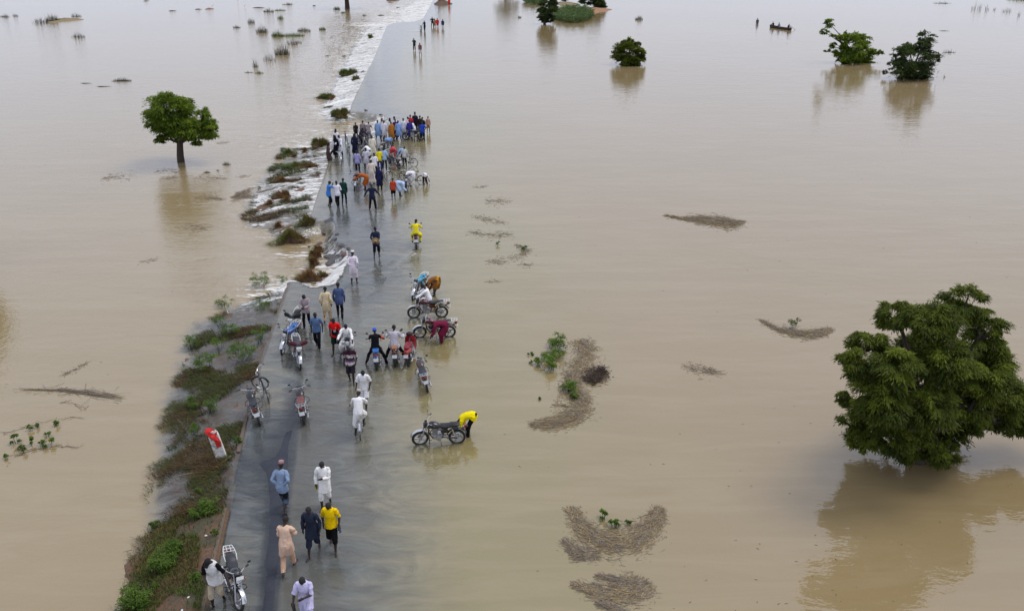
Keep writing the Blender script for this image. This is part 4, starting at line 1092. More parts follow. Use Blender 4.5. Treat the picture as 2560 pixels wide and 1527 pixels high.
GREEN_N = ((.022, .038, .006), (.160, .198, .024)); GREEN_D = ((.030, .050, .018), (.095, .135, .038)); GREEN_B = ((.062, .115, .013), (.225, .310, .034))
GT = 'trees standing in the floodwater'
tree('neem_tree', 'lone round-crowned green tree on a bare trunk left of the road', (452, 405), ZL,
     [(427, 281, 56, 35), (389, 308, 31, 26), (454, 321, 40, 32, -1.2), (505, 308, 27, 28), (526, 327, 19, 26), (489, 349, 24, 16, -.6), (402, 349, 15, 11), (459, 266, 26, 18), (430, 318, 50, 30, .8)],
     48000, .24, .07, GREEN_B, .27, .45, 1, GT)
def z2(l): return [(2000 + a / 1.752, 680 + b / 1.752, c / 1.752, d / 1.752) + tuple(e) for a, b, c, d, *e in l]
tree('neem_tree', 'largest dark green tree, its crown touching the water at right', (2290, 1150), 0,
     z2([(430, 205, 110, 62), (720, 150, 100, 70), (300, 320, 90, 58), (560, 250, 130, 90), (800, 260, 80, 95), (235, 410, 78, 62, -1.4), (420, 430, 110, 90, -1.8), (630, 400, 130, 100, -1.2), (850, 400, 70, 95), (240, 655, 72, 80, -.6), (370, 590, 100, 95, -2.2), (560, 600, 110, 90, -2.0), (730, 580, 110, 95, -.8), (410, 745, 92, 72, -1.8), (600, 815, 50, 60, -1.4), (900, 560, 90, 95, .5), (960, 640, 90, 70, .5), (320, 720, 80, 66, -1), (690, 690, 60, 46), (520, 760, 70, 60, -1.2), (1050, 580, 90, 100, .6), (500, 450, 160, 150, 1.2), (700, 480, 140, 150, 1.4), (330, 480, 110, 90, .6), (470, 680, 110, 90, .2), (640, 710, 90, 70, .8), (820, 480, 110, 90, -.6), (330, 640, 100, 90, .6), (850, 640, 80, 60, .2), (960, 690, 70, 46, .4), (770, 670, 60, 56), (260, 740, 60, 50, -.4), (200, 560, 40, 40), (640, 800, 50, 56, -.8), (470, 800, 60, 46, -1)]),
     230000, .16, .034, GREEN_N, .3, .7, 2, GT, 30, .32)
def z3(l): return [(1900 + a / 3.77, b / 3.77, c / 3.77, d / 3.77) for a, b, c, d in l]
tree('leafy_tree', 'bright green tree with a small separate sprig, near the canoe', (2139, 157), 0,
     z3([(890, 450, 120, 100), (790, 400, 60, 75), (760, 500, 70, 60), (960, 390, 75, 70), (1010, 530, 75, 58), (870, 555, 120, 42), (655, 225, 52, 40), (615, 310, 42, 30), (690, 340, 28, 20), (1130, 498, 36, 20), (635, 485, 26, 15), (1075, 505, 42, 28), (690, 440, 30, 36), (720, 370, 14, 20), (890, 610, 150, 40), (790, 590, 70, 40), (1000, 600, 70, 36)]),
     15000, .36, .12, GREEN_B, .2, .3, 3, GT, 10, .4)
tree('thorn_tree', 'dark feathery tree with a raised top, rightmost of the far pair', (2282, 195), 0,
     z3([(1420, 560, 170, 105), (1440, 660, 200, 68), (1555, 370, 80, 62), (1530, 450, 95, 62), (1620, 570, 72, 62), (1300, 510, 75, 48), (1260, 610, 65, 55), (1180, 690, 28, 20), (1400, 465, 85, 50), (1560, 660, 70, 60), (1430, 730, 170, 40), (1330, 700, 90, 50), (1540, 720, 80, 40)]),
     15000, .34, .10, GREEN_D, .2, .1, 4, GT, 10, .4)
def z5(l): return [(1200 + a / 4.976, b / 4.976, c / 4.976, d / 4.976) for a, b, c, d in l]
tree('round_bush', 'rounded half-drowned green tree standing alone right of the cornfield islet', (1578, 163), 0,
     z5([(1860, 680, 195, 120), (1830, 560, 90, 64), (1930, 590, 90, 74), (2000, 690, 78, 84), (1700, 690, 74, 56), (1800, 755, 100, 45), (1950, 765, 90, 40), (1870, 800, 160, 40)]),
     13000, .34, .11, GREEN_N, .2, .3, 5, GT, 10, .4)
tree('leafy_tree', 'dark tree with short bare trunk at the near tip of the islet', (1361, 61), 0, z5([(830, 110, 110, 86), (800, 255, 62, 34), (880, 240, 50, 40), (800, 190, 84, 66), (900, 170, 56, 72), (790, 245, 44, 26), (890, 40, 66, 60)]), 9000, .5, .16, GREEN_D, .25, .3, 6, GT, 6, .4)
tree('leafy_tree', 'dark bushy tree on the orange earth of the islet', (1491, 23), 0, z5([(1460, 50, 92, 55), (1400, 20, 84, 48), (1500, 90, 74, 30), (1290, 20, 52, 34), (1420, -60, 90, 50)]), 8000, .55, .17, GREEN_D, .25, .3, 7, GT, 6, .4)
tree('leafy_tree', 'dark tree cut by the top edge between the two islet trees', (1413, 8), 0, z5([(1060, -20, 44, 40), (1050, -70, 60, 50)]), 4000, .55, .17, GREEN_D, .25, .3, 8, GT, 6, .4)
tree('leafy_tree', 'tree of which only the dark trunk shows at the top edge', (868, 22), ZL, [(864, -34, 52, 26), (830, -28, 26, 20), (902, -30, 28, 22)], 6000, .6, .2, GREEN_D, .5, .3, 9, GT, 6, .4)
tree('leafy_tree', 'tree beyond the top edge seen only as a reflection beside the islet', (1262, -10), 0, [(1262, -42, 24, 26), (1290, -36, 10, 14)], 3500, .6, .2, GREEN_D, .3, .3, 10, GT, 6, .4)
tree('leafy_tree', 'tree beyond the left edge seen only as an olive reflection', (-84, 660), ZL, [(-130, 500, 72, 70), (-120, 560, 62, 50), (-160, 440, 60, 50)], 14000, .25, .08, GREEN_N, .25, .4, 11, GT)

# ---- grass tufts standing in the water
GC = dict(green=((.06, .10, .016), (.16, .23, .04)), dry=((.06, .05, .025), (.16, .13, .06)), dark=((.025, .028, .014), (.07, .065, .03)), brown=((.10, .052, .020), (.30, .165, .060)), olive=((.045, .05, .012), (.12, .11, .03)))
def wlev(px, py):
    z = 0.0
    for i in range(3):
        p = G(px, py, z); z = gz(p)[1]
    return G(px, py, z)
def tuft(px, py, w, h, n, kind, label, name='grass_tuft', lean=.35, cat='grass', depth=.5, seed=None):
    B = wlev(px, py); k = mpp(B)
    root_w, hh = w * k * 1.1, h * k * 1.5
    a = rng.uniform(0, 2 * np.pi, n); r = np.sqrt(rng.uniform(0, 1, n))
    P = np.stack([np.cos(a) * r * root_w / 2, np.sin(a) * r * root_w / 2 * depth, np.full(n, -.05)], -1)
    c0, c1 = GC[kind]; t = rng.uniform(0, 1, (n, 1)); c = np.array(c0) * (1 - t) + np.array(c1) * t
    ln = P[:, :2] / (root_w / 2 + 1e-6) * lean * .7 + rng.normal(size=(n, 2)) * lean * .6
    V, T, cc = blades(P, hh * (1.1 - .75 * r ** 1.5) * rng.uniform(.35, 1.15, n), np.full(n, max(.012, .55 * k * 2.5 * .35)) * rng.uniform(.6, 1.3, n), ln, c)
    if h <= 9:                                   # the matted weed the stalks grow from
        kk = 20; q = np.arange(kk) / kk * 2 * np.pi; rr = .8 + .25 * np.sin(3 * q + px) + .12 * np.sin(7 * q)
        ring = np.stack([np.cos(q) * rr * root_w / 2, np.sin(q) * rr * root_w / 2 * depth, np.full(kk, .004)], -1)
        n0 = len(V); V = np.vstack([V, ring, [[0, 0, .03]]]); T = np.vstack([T, np.stack([n0 + np.arange(kk), n0 + (np.arange(kk) + 1) % kk, np.full(kk, n0 + kk)], -1)]); cc = np.vstack([cc, np.tile([np.array(c0) * 1.3], (kk + 1, 1))])
    o = ob(name, mesh_np(name, V, None, T, cc), M_GRASS, loc=B); tag(o, label, cat, 'grass standing out of the flood')
    return o
# ---- eroded sods: a lump of earth with grass on it, in the rapids
def sod(px, py, w, h, n, mix, label, long=.8, blade=.35):
    """px, py: middle of the foot line; w, h in photo pixels; mix: share of green blades, right side browner"""
    B = wlev(px, py); k = mpp(B); a, b, c = w * k / 2, min(w * k / 2 * long, 1.6), h * k * .75
    root = empty('grass_sod', B); tag(root, label, 'grass sod', 'clumps of grass in the rapids')
    sd_ = rng.uniform(0, 6, 3); kk, mm = 18, 6; V = []; F = []
    for j in range(mm + 1):
        th = math.pi / 2 * j / mm
        for i in range(kk):
            q = 2 * math.pi * i / kk; rr = math.cos(th) * (1 + .28 * (rng.random() - .5))
            wob = 1 + .34 * math.sin(2 * q + sd_[0]) + .28 * math.sin(3 * q + sd_[1])
            V.append((a * rr * wob * math.cos(q), b * rr * wob * math.sin(q), c * (math.sin(th)) * (.8 + .35 * math.sin(q * 2 + sd_[2]) + .25 * (rng.random() - .5)) - .12))
    for j in range(mm):
        for i in range(kk): F.append((j * kk + i, j * kk + (i + 1) % kk, (j + 1) * kk + (i + 1) % kk, (j + 1) * kk + i))
    F.append(tuple(mm * kk + i for i in range(kk)))
    me = bpy.data.meshes.new('earth'); me.from_pydata(V, [], F); me.update(); ob('earth', me, M_EARTH, root)
    q = rng.uniform(0, 2 * np.pi, n); r = np.sqrt(rng.uniform(0, 1, n)) * .98
    r = r * (1 + .34 * np.sin(2 * q + sd_[0]) + .28 * np.sin(3 * q + sd_[1]))
    P = np.stack([a * r * np.cos(q), b * r * np.sin(q), c * np.sqrt(np.maximum(0, 1 - np.minimum(r, 1) ** 2)) * (.8 + .35 * np.sin(q * 2 + sd_[2])) - .14], -1)
    g = rng.uniform(0, 1, n) + .35 * np.cos(q) * r < mix
    def cc(k1):
        c0, c1 = GC[k1]; t = rng.uniform(0, 1, (n, 1)); return np.array(c0) * (1 - t) + np.array(c1) * t
    col = np.where(g[:, None], cc('green'), cc('brown'))
    ln = np.stack([np.cos(q), np.sin(q)], -1) * r[:, None] * .8 + np.array([-.35, -.15]) + rng.normal(size=(n, 2)) * .3
    Vb, T, C_ = blades(P, blade * .8 * rng.uniform(.3, 1.5, n), np.full(n, max(.012, k * .9)), ln, col)
    ob('grass', mesh_np('grass', Vb, None, T, C_), M_GRASS, root)
# ---- leafy plants
def plant(px, py, w, h, n, label, bright=1.0, L=.062, name='leafy_plant', z=None, group='green plants on the bank and the debris'):
    B = wlev(px, py); g_, w_, s_ = gz(B)
    zz = max(g_, w_) if z is None else z; B = G(px, py, zz); k = mpp(B)
    root = empty(name, B); tag(root, label, 'plant', group)
    a, c = w * k / 2, h * k; n = int(n * 1.7)
    m = max(4, n // 40); cu = np.stack([rng.uniform(-1, 1, m) * a * .85, rng.uniform(-1, 1, m) * a * .8, rng.uniform(.15, .85, m) * c], -1)
    cu = cu[(cu[:, 0] / a) ** 2 + (cu[:, 1] / a) ** 2 < 1.0]; m = len(cu)
    idx = rng.integers(0, m, n); v = unit(rng.normal(size=(n, 3))); v[:, 2] = np.abs(v[:, 2])
    P = cu[idx] + v * rng.uniform(.4, 1, (n, 1)) * min(a, .30) * .55
    D_ = v * np.array([1, 1, .5]) + rng.normal(size=(n, 3)) * .4; Nn = v * .4 + np.array([0, 0, 1.0])
    V, T = leaf_quads(P, D_, Nn, L * rng.uniform(.6, 1.3, n), L * .55 * rng.uniform(.7, 1.2, n))
    t = np.clip(rng.uniform(0, .7, m)[idx] + rng.uniform(0, .4, n), 0, 1)[:, None]
    col = (np.array((.045, .092, .016)) * (1 - t) + np.array((.16, .25, .04)) * t) * bright
    ob('foliage', mesh_np('foliage', V, None, T, np.repeat(col, 4, 0)), M_LEAF, root)
    mb = MB()
    for i in range(min(m, 14)): mb.tube([(cu[i, 0] * .3, cu[i, 1] * .3, -.08), (cu[i, 0] * .8, cu[i, 1] * .8, cu[i, 2] * .6), tuple(cu[i])], [.008, .006, .004], 4)
    ob('stem', mb.mesh('stem'), pmat('green_stem', (.05, .06, .02), .7), root)
# ---- rafts of floating straw
SC = np.array([(.40, .31, .18), (.31, .26, .20), (.19, .14, .10), (.50, .37, .16), (.27, .23, .20), (.36, .27, .15)])
def straws(P, D_, L, r, col):
    n = len(P); D_ = unit(D_); S = unit(np.cross(D_, np.array([0, 0, 1.0]))); U = np.cross(S, D_)
    L = L[:, None]; r = r[:, None]; V = []
    for e in (-.5, .5):
        for q in range(3):
            an = 2 * np.pi * q / 3 + .5; V.append(P + D_ * L * e + (S * math.cos(an) + U * math.sin(an)) * r * (1 if e < 0 else .55))
    V = np.stack(V, 1).reshape(-1, 3); i = np.arange(n)[:, None] * 6
    Q = np.concatenate([i + [0, 1, 4, 3], i + [1, 2, 5, 4], i + [2, 0, 3, 5]])
    return V, Q, np.repeat(col, 6, 0)
def straw_raft(path, n, label, L=.7, tint=1.0, thick=.05, jit=.35, wild=.06, dark=0.0, name='straw_raft', edge=1.25, rad=.0065):
    """path: (px, py, half width px) along the raft's spine"""
    n = int(n * .62) if n > 1000 else n
    pts = [wlev(p[0], p[1]) for p in path]; B = sum(pts, Vector()) / len(pts); k = mpp(B)
    A = np.array([tuple(p) for p in pts]); hw = np.array([p[2] * k for p in path])
    f = rng.uniform(0, len(path) - 1, n); j = np.minimum(f.astype(int), len(path) - 2); t = (f - j)[:, None]
    P = A[j] * (1 - t) + A[j + 1] * t; w = hw[j] * (1 - t[:, 0]) + hw[j + 1] * t[:, 0]
    D_ = unit(A[j + 1] - A[j]); S = np.stack([-D_[:, 1], D_[:, 0], 0 * t[:, 0]], -1)
    n_ = n; o_ = np.clip(rng.normal(size=n) * .6, -1.6, 1.6)
    fs = math.sqrt(B.x ** 2 + B.y ** 2 + CAM_H ** 2) / CAM_H
    P = P + S * (o_ * w * 1.25 + rng.normal(size=n) * .25 * w)[:, None] * np.array([1, fs, 0])
    P[:, 2] += (1 - np.abs(o_)) * thick * (.4 if name == 'straw_raft' else 1) * rng.uniform(0, 1, n) - .006 - .012 * np.abs(o_)
    an = rng.normal(size=n) * jit * 1.25 + (rng.random(n) < .2) * rng.normal(size=n) * 1.0; ca, sa = np.cos(an), np.sin(an)
    D2 = np.stack([D_[:, 0] * ca - D_[:, 1] * sa, D_[:, 0] * sa + D_[:, 1] * ca, rng.normal(size=n) * wild], -1)
    col = SC[rng.integers(0, len(SC), n)] * rng.uniform(.6, 1.15, (n, 1)) * tint
    sunk = np.clip((np.abs(o_) - .25) * 1.5 + .5 * (fbm(P[:, 0] * 1.4, P[:, 1] * 1.4, 61) - .5) * 2, 0, .85)[:, None]; col = col * (1 - sunk) + np.array((.25, .20, .155)) * sunk
    if dark: col = col * (1 - dark) + np.array((.035, .018, .016) if name == 'brush_pile' else (.20, .165, .14)) * dark
    V, Q, C_ = straws(P - np.array(B), D2, L * rng.uniform(.35, 1.2, n), rad * rng.uniform(.6, 1.4, n), col)
    o = ob(name, mesh_np(name, V, Q, None, C_), M_STRAW, loc=B); tag(o, label, 'debris', 'floating debris')
    return o
# ------------------------------------------------------------------ grass on the bank (uncountable)
def bank_grass():
    n0 = 95000; y0, y1 = 14.5, G(727, 700)[1]
    y = rng.uniform(y0, y1, n0); s_ = -rng.uniform(.05, 3.4, n0); x = Lx(y) + s_ * 1.03
    zw, zg, s, att, dry = levels(x, y)
    w = att[..., 0]; t = -s / w
    patch = fbm(x * .8, y * .8, 41); clump = fbm(x * 2.2, y * 2.2, 42)
    bare = dry * (t < .62) * (t > .04) * (fbm(x * .7 + 9, y * .45, 43) > .44)          # red earth shows near the kerb
    dens = np.where(dry > .5, .85, sstep(.44, .58, patch) * .9) * sstep(1.2, .9, t) * (1 - .93 * bare)
    k = (rng.random(n0) < dens) & (s < -.06) & (att[..., 0] > 1.5)
    x, y, zg, zw, dry, clump, t, patch = (q[k] for q in (x, y, zg, zw, dry, clump, t, patch)); n = len(x)
    br = np.clip((fbm(x * 1.1 + 5, y * 1.1, 44) - .42) * 5, 0, 1)[:, None] * np.where(dry > .5, .35, .9)[:, None]
    r = rng.uniform(0, 1, (n, 1))
    g = np.array((.045, .075, .012)) * (1 - r) + np.array((.15, .195, .035)) * r; b = np.array((.07, .042, .018)) * (1 - r) + np.array((.24, .145, .055)) * r
    wet = 1 - dry
    g = g * (1 - .35 * wet[:, None]) * np.where(wet[:, None] > .5, np.array((1.15, .92, 1.3)), 1.0)
    col = g * (1 - br) + b * br * (1 - .3 * wet[:, None])
    ln = rng.normal(size=(n, 2)) * .45 + np.stack([-1.0 * wet, -.25 * wet], -1)
    h = np.where(dry > .5, .10 + .13 * clump, .13 + .16 * patch) * rng.uniform(.6, 1.25, n)
    base = np.stack([x, y, np.maximum(zg, np.where(dry > .5, zg, zw - .03)) - .01], -1)
    V, T, C_ = blades(base, h, rng.uniform(.010, .022, n), ln, col)
    o = ob('bank_grass', mesh_np('bank_grass', V, None, T, C_), M_GRASS); o['kind'] = 'stuff'
    o['label'] = 'short green and brown grass on the wet roadside bank'; o['category'] = 'grass'
bank_grass()
def rapids_grass():
    n0 = 26000; y0, y1 = G(781, 540)[1], G(840, 355)[1]
    y = rng.uniform(y0, y1, n0); x = Lx(y) - rng.uniform(.3, 4.6, n0)
    zw, zg, s, att, dry = levels(x, y)
    d = sstep(.55, .62, fbm(x * .6 - y * .2, y * .9, 51)) * (att[..., 0] > 2)
    k = rng.random(n0) < d * .9; x, y, zw = x[k], y[k], zw[k]; n = len(x); r = rng.uniform(0, 1, (n, 1))
    br = (fbm(x * .8, y * .8, 52) > .52)[:, None]
    col = np.where(br, np.array((.06, .04, .018)) + r * np.array((.08, .05, .02)), np.array((.035, .05, .014)) + r * np.array((.06, .07, .015)))
    ln = rng.normal(size=(n, 2)) * .3 + np.array([-1.3, -.4])
    V, T, C_ = blades(np.stack([x, y, zw - .03], -1), rng.uniform(.14, .34, n), rng.uniform(.02, .04, n), ln, col)
    o = ob('drowned_grass', mesh_np('drowned_grass', V, None, T, C_), M_GRASS); o['kind'] = 'stuff'
    o['label'] = 'drowned grass combed flat by the rapids beside the road'; o['category'] = 'grass'
rapids_grass()
# ------------------------------------------------------------------ sods in the rapids
for a in [
 (728, 604, 66, 34, 2600, .50, 'biggest grass lump at the upper corner of the road washout, green left and brown right', .9, .4),
 (698, 568, 26, 16, 500, .0, 'small brown grass lump behind the biggest green one', .9, .3),
 (775, 700, 62, 26, 1700, .05, 'long rust-brown grass lump at the foot of the washout foam', .7, .4),
 (808, 690, 34, 14, 500, .5, 'olive grass strip trailing above the rust-brown lump', .6, .3),
 (786, 664, 24, 26, 800, .15, 'lowest of three brown tussocks in the washout', 1, .3),
 (788, 643, 32, 22, 800, .12, 'middle of three brown tussocks in the washout', 1, .3),
 (796, 627, 24, 18, 600, .15, 'topmost of three brown tussocks in the washout', 1, .3),
 (676, 511, 26, 12, 500, .0, 'left small brown tussock in the rapids below the tree', 1, .3),
 (716, 504, 26, 15, 500, .1, 'right small brown tussock in the rapids', 1, .3),
 (706, 490, 46, 16, 900, .0, 'wide brown tussock trailing mud to its left', .7, .3),
 (706, 455, 46, 14, 900, .0, 'flat oval brown tussock left of the rapids', .6, .3),
 (740, 418, 56, 14, 1000, .75, 'green weedy grass bar crossing the rapids left of the crowd', .5, .35),
 (776, 418, 52, 12, 800, .1, 'brown straw bar joining the green weedy bar to the road', .5, .3),
 (722, 384, 22, 14, 400, .8, 'pale green weed tuft left of the crowd', .8, .35),
 (736, 391, 18, 8, 250, .0, 'little brown tussock beside the pale green weed', .8, .25),
 (764, 379, 16, 12, 300, .0, 'round brown tussock between weed tuft and grassy knoll', .9, .25),
 (800, 367, 46, 24, 1700, .6, 'grassy green and brown knoll behind the people at the left edge of the crowd', .7, .4),
 (853, 289, 50, 20, 1500, .65, 'green and brown grass lump beside the upper washout', .7, .4),
 (818, 246, 40, 14, 1000, .85, 'green grass lump with a brown end in the long white rapids', .7, .4),
 (832, 247, 14, 9, 300, .0, 'round brown end lump beside the green rapids lump', .9, .25),
 (872, 186, 48, 14, 1100, .97, 'bright green grass island in the long white rapids', .6, .45),
 (890, 199, 14, 11, 300, .95, 'small green tuft just nearer than the bright grass island', .8, .4),
 (927, 96, 11, 11, 250, .9, 'tiny dark green tuft in the far rapids', .9, .5),
 (770, 562, 50, 26, 1200, .55, 'yellow-green grass growing at the road edge above the washout', .7, .4),
]: sod(*a)
# ------------------------------------------------------------------ tufts in the lakes
for a in [
 (706, 138, 34, 28, 320, 'dry', 'largest dry grey-brown reed clump in the left lake'),
 (674, 152, 26, 18, 90, 'dark', 'thin dark reeds just nearer than the largest reed clump'),
 (640, 168, 16, 20, 60, 'dark', 'thin standing stalks left of the reed clumps'),
 (731, 112, 24, 15, 120, 'dry', 'olive reeds just beyond the largest reed clump'),
 (748, 108, 16, 8, 50, 'dark', 'sparse dark stalks right of the olive reeds'),
 (656, 82, 28, 17, 240, 'dry', 'dry reed clump at the end of a bright green grass bar'),
 (694, 92, 26, 14, 320, 'green', 'bright green hummock at the left of the floating grass bar'),
 (732, 91, 54, 9, 420, 'green', 'long bright green floating grass bar'),
 (760, 79, 30, 10, 260, 'olive', 'olive green tuft behind the right end of the grass bar'),
 (702, 48, 18, 10, 110, 'green', 'small green forked tuft beyond the grass bar'),
 (806, 75, 16, 8, 160, 'green', 'small round green tuft right of the grass bar'),
 (628, 58, 18, 11, 110, 'dark', 'dark leaning tuft at upper left of the reeds'),
 (592, 70, 18, 7, 90, 'dark', 'small dark low tuft left of all the reeds'),
 (672, 30, 26, 9, 150, 'olive', 'olive tuft near a flat green streak at the top'),
 (700, 27, 28, 5, 150, 'green', 'flat green streak near the top left'),
 (720, 12, 28, 5, 100, 'olive', 'flat olive streak at the top edge'),
 (842, 24, 16, 8, 150, 'green', 'green tuft beside the bare trunk at the top'),
 (858, 33, 12, 5, 90, 'green', 'small green tuft just nearer than the bare trunk'),
 (648, 184, 20, 7, 120, 'green', 'lowest green tuft left of the long rapids'),
 (622, 182, 22, 5, 70, 'olive', 'olive streak left of the lowest green tuft'),
 (195, 94, 34, 12, 130, 'dark', 'dark reed tuft left of the sandbar tree line'),
 (305, 203, 46, 8, 260, 'dark', 'dark low weed raft above the lone tree'),
 (214, 209, 28, 3, 60, 'dark', 'thin dark weed streak left of the low weed raft'),
 (258, 217, 36, 3, 60, 'dark', 'thin dark weed streak under the low weed raft'),
 (132, 54, 34, 16, 300, 'olive', 'green reeds on the left end of the small sandbar'),
 (100, 58, 36, 12, 140, 'dark', 'thin dark reeds trailing left from the sandbar'),
 (190, 42, 26, 9, 90, 'dark', 'dark reeds behind the small sandbar'),
 (12, 43, 24, 8, 90, 'dark', 'dark tuft at the far upper left corner'),
 (39, 41, 14, 6, 50, 'dark', 'tiny dark tuft next to the corner tuft'),
 (566, 412, 20, 9, 120, 'olive', 'bent green twig tuft right of the lone tree'),
 (545, 427, 8, 5, 60, 'green', 'tiny green sprig right of the lone tree trunk'),
 (517, 432, 18, 6, 110, 'olive', 'olive weed patch under the lone tree crown at right'),
 (820, 140, 14, 3, 40, 'dark', 'thin dark streak left of the long rapids'),
 (1597, 50, 18, 10, 140, 'olive', 'small olive tuft alone beyond the rounded tree'),
 (2372, 132, 32, 9, 60, 'dark', 'dark sparse reeds right of the far pair of trees'),
 (2441, 24, 22, 20, 40, 'dark', 'tall thin stalks at the upper right'),
 (2468, 26, 8, 16, 14, 'dark', 'single thin stalk group right of the tall stalks'),
 (2486, 26, 6, 9, 14, 'dark', 'short stalk right of the thin stalk group'),
 (2516, 30, 22, 10, 40, 'dark', 'short dark stalks near the right edge'),
 (2548, 40, 6, 14, 10, 'dark', 'last thin stalk by the right edge'),
 (2355, 9, 40, 5, 60, 'dark', 'dark floating streak with stalks at the top right'),
 (2550, 1, 60, 8, 200, 'green', 'green patch cut by the top right corner'),
 (2361, 194, 5, 9, 14, 'dark', 'small hooked stalk right of the dark feathery tree'),
 (2360, 78, 26, 3, 40, 'dark', 'thin dark streak above the sparse reeds at right'),
 (1298, 45, 12, 6, 40, 'dark', 'pair of tiny dark tufts left of the islet'),
]: tuft(*a)
# weedy patches lying in the left lake
for p, n, lab, L, dk in [
 ([(258, 447, 5), (290, 441, 8), (330, 447, 5)], 170, 'grey drowned weed patch left of the lone tree', .9, .55),
 ([(385, 430, 3), (420, 426, 4), (445, 433, 3)], 110, 'brown weed line under the lone tree crown', .8, .6),
 ([(410, 447, 3), (435, 443, 5), (470, 440, 4)], 150, 'dark weed line crossing the lone tree reflection', .8, .6),
 ([(500, 440, 4), (530, 446, 6), (568, 448, 4)], 190, 'broad brown weed streak right of the lone tree reflection', .9, .5),
 ([(592, 443, 3), (610, 441, 4), (620, 440, 2)], 80, 'small grey weed fleck beside the broad streak', .7, .6),
 ([(498, 492, 4), (530, 492, 6), (555, 500, 3)], 200, 'dark oval weed patch at the right of the tree reflection', .8, .5),
 ([(588, 486, 3), (612, 484, 6), (640, 487, 3)], 220, 'dark oval weed patch level with the brown tussocks', .8, .5),
 ([(455, 566, 5), (485, 572, 8), (515, 572, 4)], 190, 'grey drowned twig patch below the tree reflection', .9, .5),
 ([(352, 655, 3), (370, 652, 5), (390, 650, 3)], 110, 'small dark twig bundle alone in the left lake', .5, .6),
 ([(545, 356, 3), (560, 357, 4), (572, 358, 2)], 70, 'grey twig fleck right of the lone tree crown', .6, .6),
 ([(156, 940, 3), (185, 925, 5), (220, 905, 2)], 190, 'short fan of grey reeds above the long fan', .55, .45),
 ([(1190, 468, 2), (1215, 467, 2)], 40, 'topmost grey fleck of the debris column right of the crowd', .9, .6),
 ([(1220, 502, 6), (1248, 503, 8), (1272, 506, 4)], 220, 'grey and olive debris curl right of the crowd', .8, .3),
 ([(1180, 540, 3), (1220, 550, 6), (1260, 558, 3)], 190, 'grey drifting reed fan second in the debris column', 1.0, .45),
 ([(1175, 580, 3), (1225, 590, 5), (1275, 585, 5)], 240, 'long dark reed fan third in the debris column', 1.0, .4),
 ([(1225, 650, 3), (1280, 648, 6), (1310, 638, 8), (1318, 625, 7), (1290, 612, 4)], 420, 'hooked olive reed raft at the foot of the debris column', .8, .2),
 ([(1222, 655, 3), (1245, 658, 5), (1255, 655, 3)], 120, 'little brown tuft raft left of the hooked raft', .6, .3),
 ([(1225, 704, 2), (1248, 704, 2)], 30, 'lowest thin dark fleck of the debris column', .9, .6),
 ([(1310, 661, 2), (1325, 664, 2)], 40, 'thin grey fleck right of the hooked raft', .8, .6),
 ([(1715, 915, 5), (1745, 925, 10), (1775, 926, 8), (1798, 933, 3)], 420, 'faint grey drowned reed raft between the big rafts', .7, .45),
 ([(95, 56, 1.5), (160, 58, 1.5)], 0, '', 0, 0)]:
    if n: straw_raft([(a_, b_, c_ * 1.7) for a_, b_, c_ in p], int(n * 1.15), lab, L * .8, dark=max(dk, .5), thick=.012, name='weed_raft', rad=.007, jit=.5)
# big straw rafts
straw_raft([(1672, 540, 3), (1710, 548, 6), (1760, 556, 9), (1810, 563, 12), (1842, 560, 9), (1852, 553, 5)], 2300, 'wide boat-shaped straw raft in the right lake', .8, thick=.08)
straw_raft([(1720, 546, 5), (1765, 545, 9), (1812, 550, 11), (1842, 555, 7)], 900, 'grey reed fringe along the top of the boat-shaped raft', .8, dark=.4, thick=.02, name='weed_raft')
straw_raft([(1905, 802, 4), (1940, 822, 8), (1980, 834, 12), (2020, 836, 13), (2060, 830, 9), (2072, 822, 4)], 2300, 'curved straw raft left of the largest tree', .6, thick=.08, dark=.1)
straw_raft([(1450, 850, 28), (1470, 880, 36), (1450, 920, 34), (1425, 950, 26), (1440, 985, 32), (1460, 1015, 28), (1430, 1045, 24), (1380, 1060, 16), (1335, 1062, 6)], 9500, 'largest S-shaped straw raft with green weeds on its left', .5, thick=.09)
straw_raft([(1470, 955, 14), (1492, 938, 22), (1512, 925, 8)], 520, 'dark maroon brush pile on the right of the S-shaped raft', .45, dark=.85, thick=.22, jit=.9, wild=.35, name='brush_pile', rad=.008)
straw_raft([(1412, 955, 4), (1390, 1013, 5), (1420, 1016, 8)], 260, 'stray straw wisp left of the S-shaped raft', .45)
straw_raft([(1432, 1272, 16), (1450, 1320, 30), (1500, 1355, 34), (1560, 1360, 36), (1615, 1335, 36), (1640, 1295, 24), (1648, 1272, 10)], 6500, 'U-shaped straw raft at lower middle', .45, thick=.09)
straw_raft([(1415, 1352, 8), (1440, 1385, 18), (1490, 1385, 14)], 900, 'grey straw fringe at the lower left of the U-shaped raft', .45, dark=.35, name='weed_raft')
straw_raft([(1440, 1462, 5), (1490, 1478, 22), (1550, 1482, 34), (1595, 1470, 40), (1612, 1455, 24)], 4600, 'fan-shaped straw raft at the bottom edge', .42, thick=.08)
straw_raft([(1500, 1440, 5), (1545, 1450, 8), (1580, 1458, 8)], 500, 'grey reed wisp along the top of the fan-shaped raft', .42, dark=.4, name='weed_raft')
straw_raft([(1500, 1510, 6), (1560, 1530, 10)], 350, 'grey reed wisp under the fan-shaped raft', .42, dark=.5, name='weed_raft')
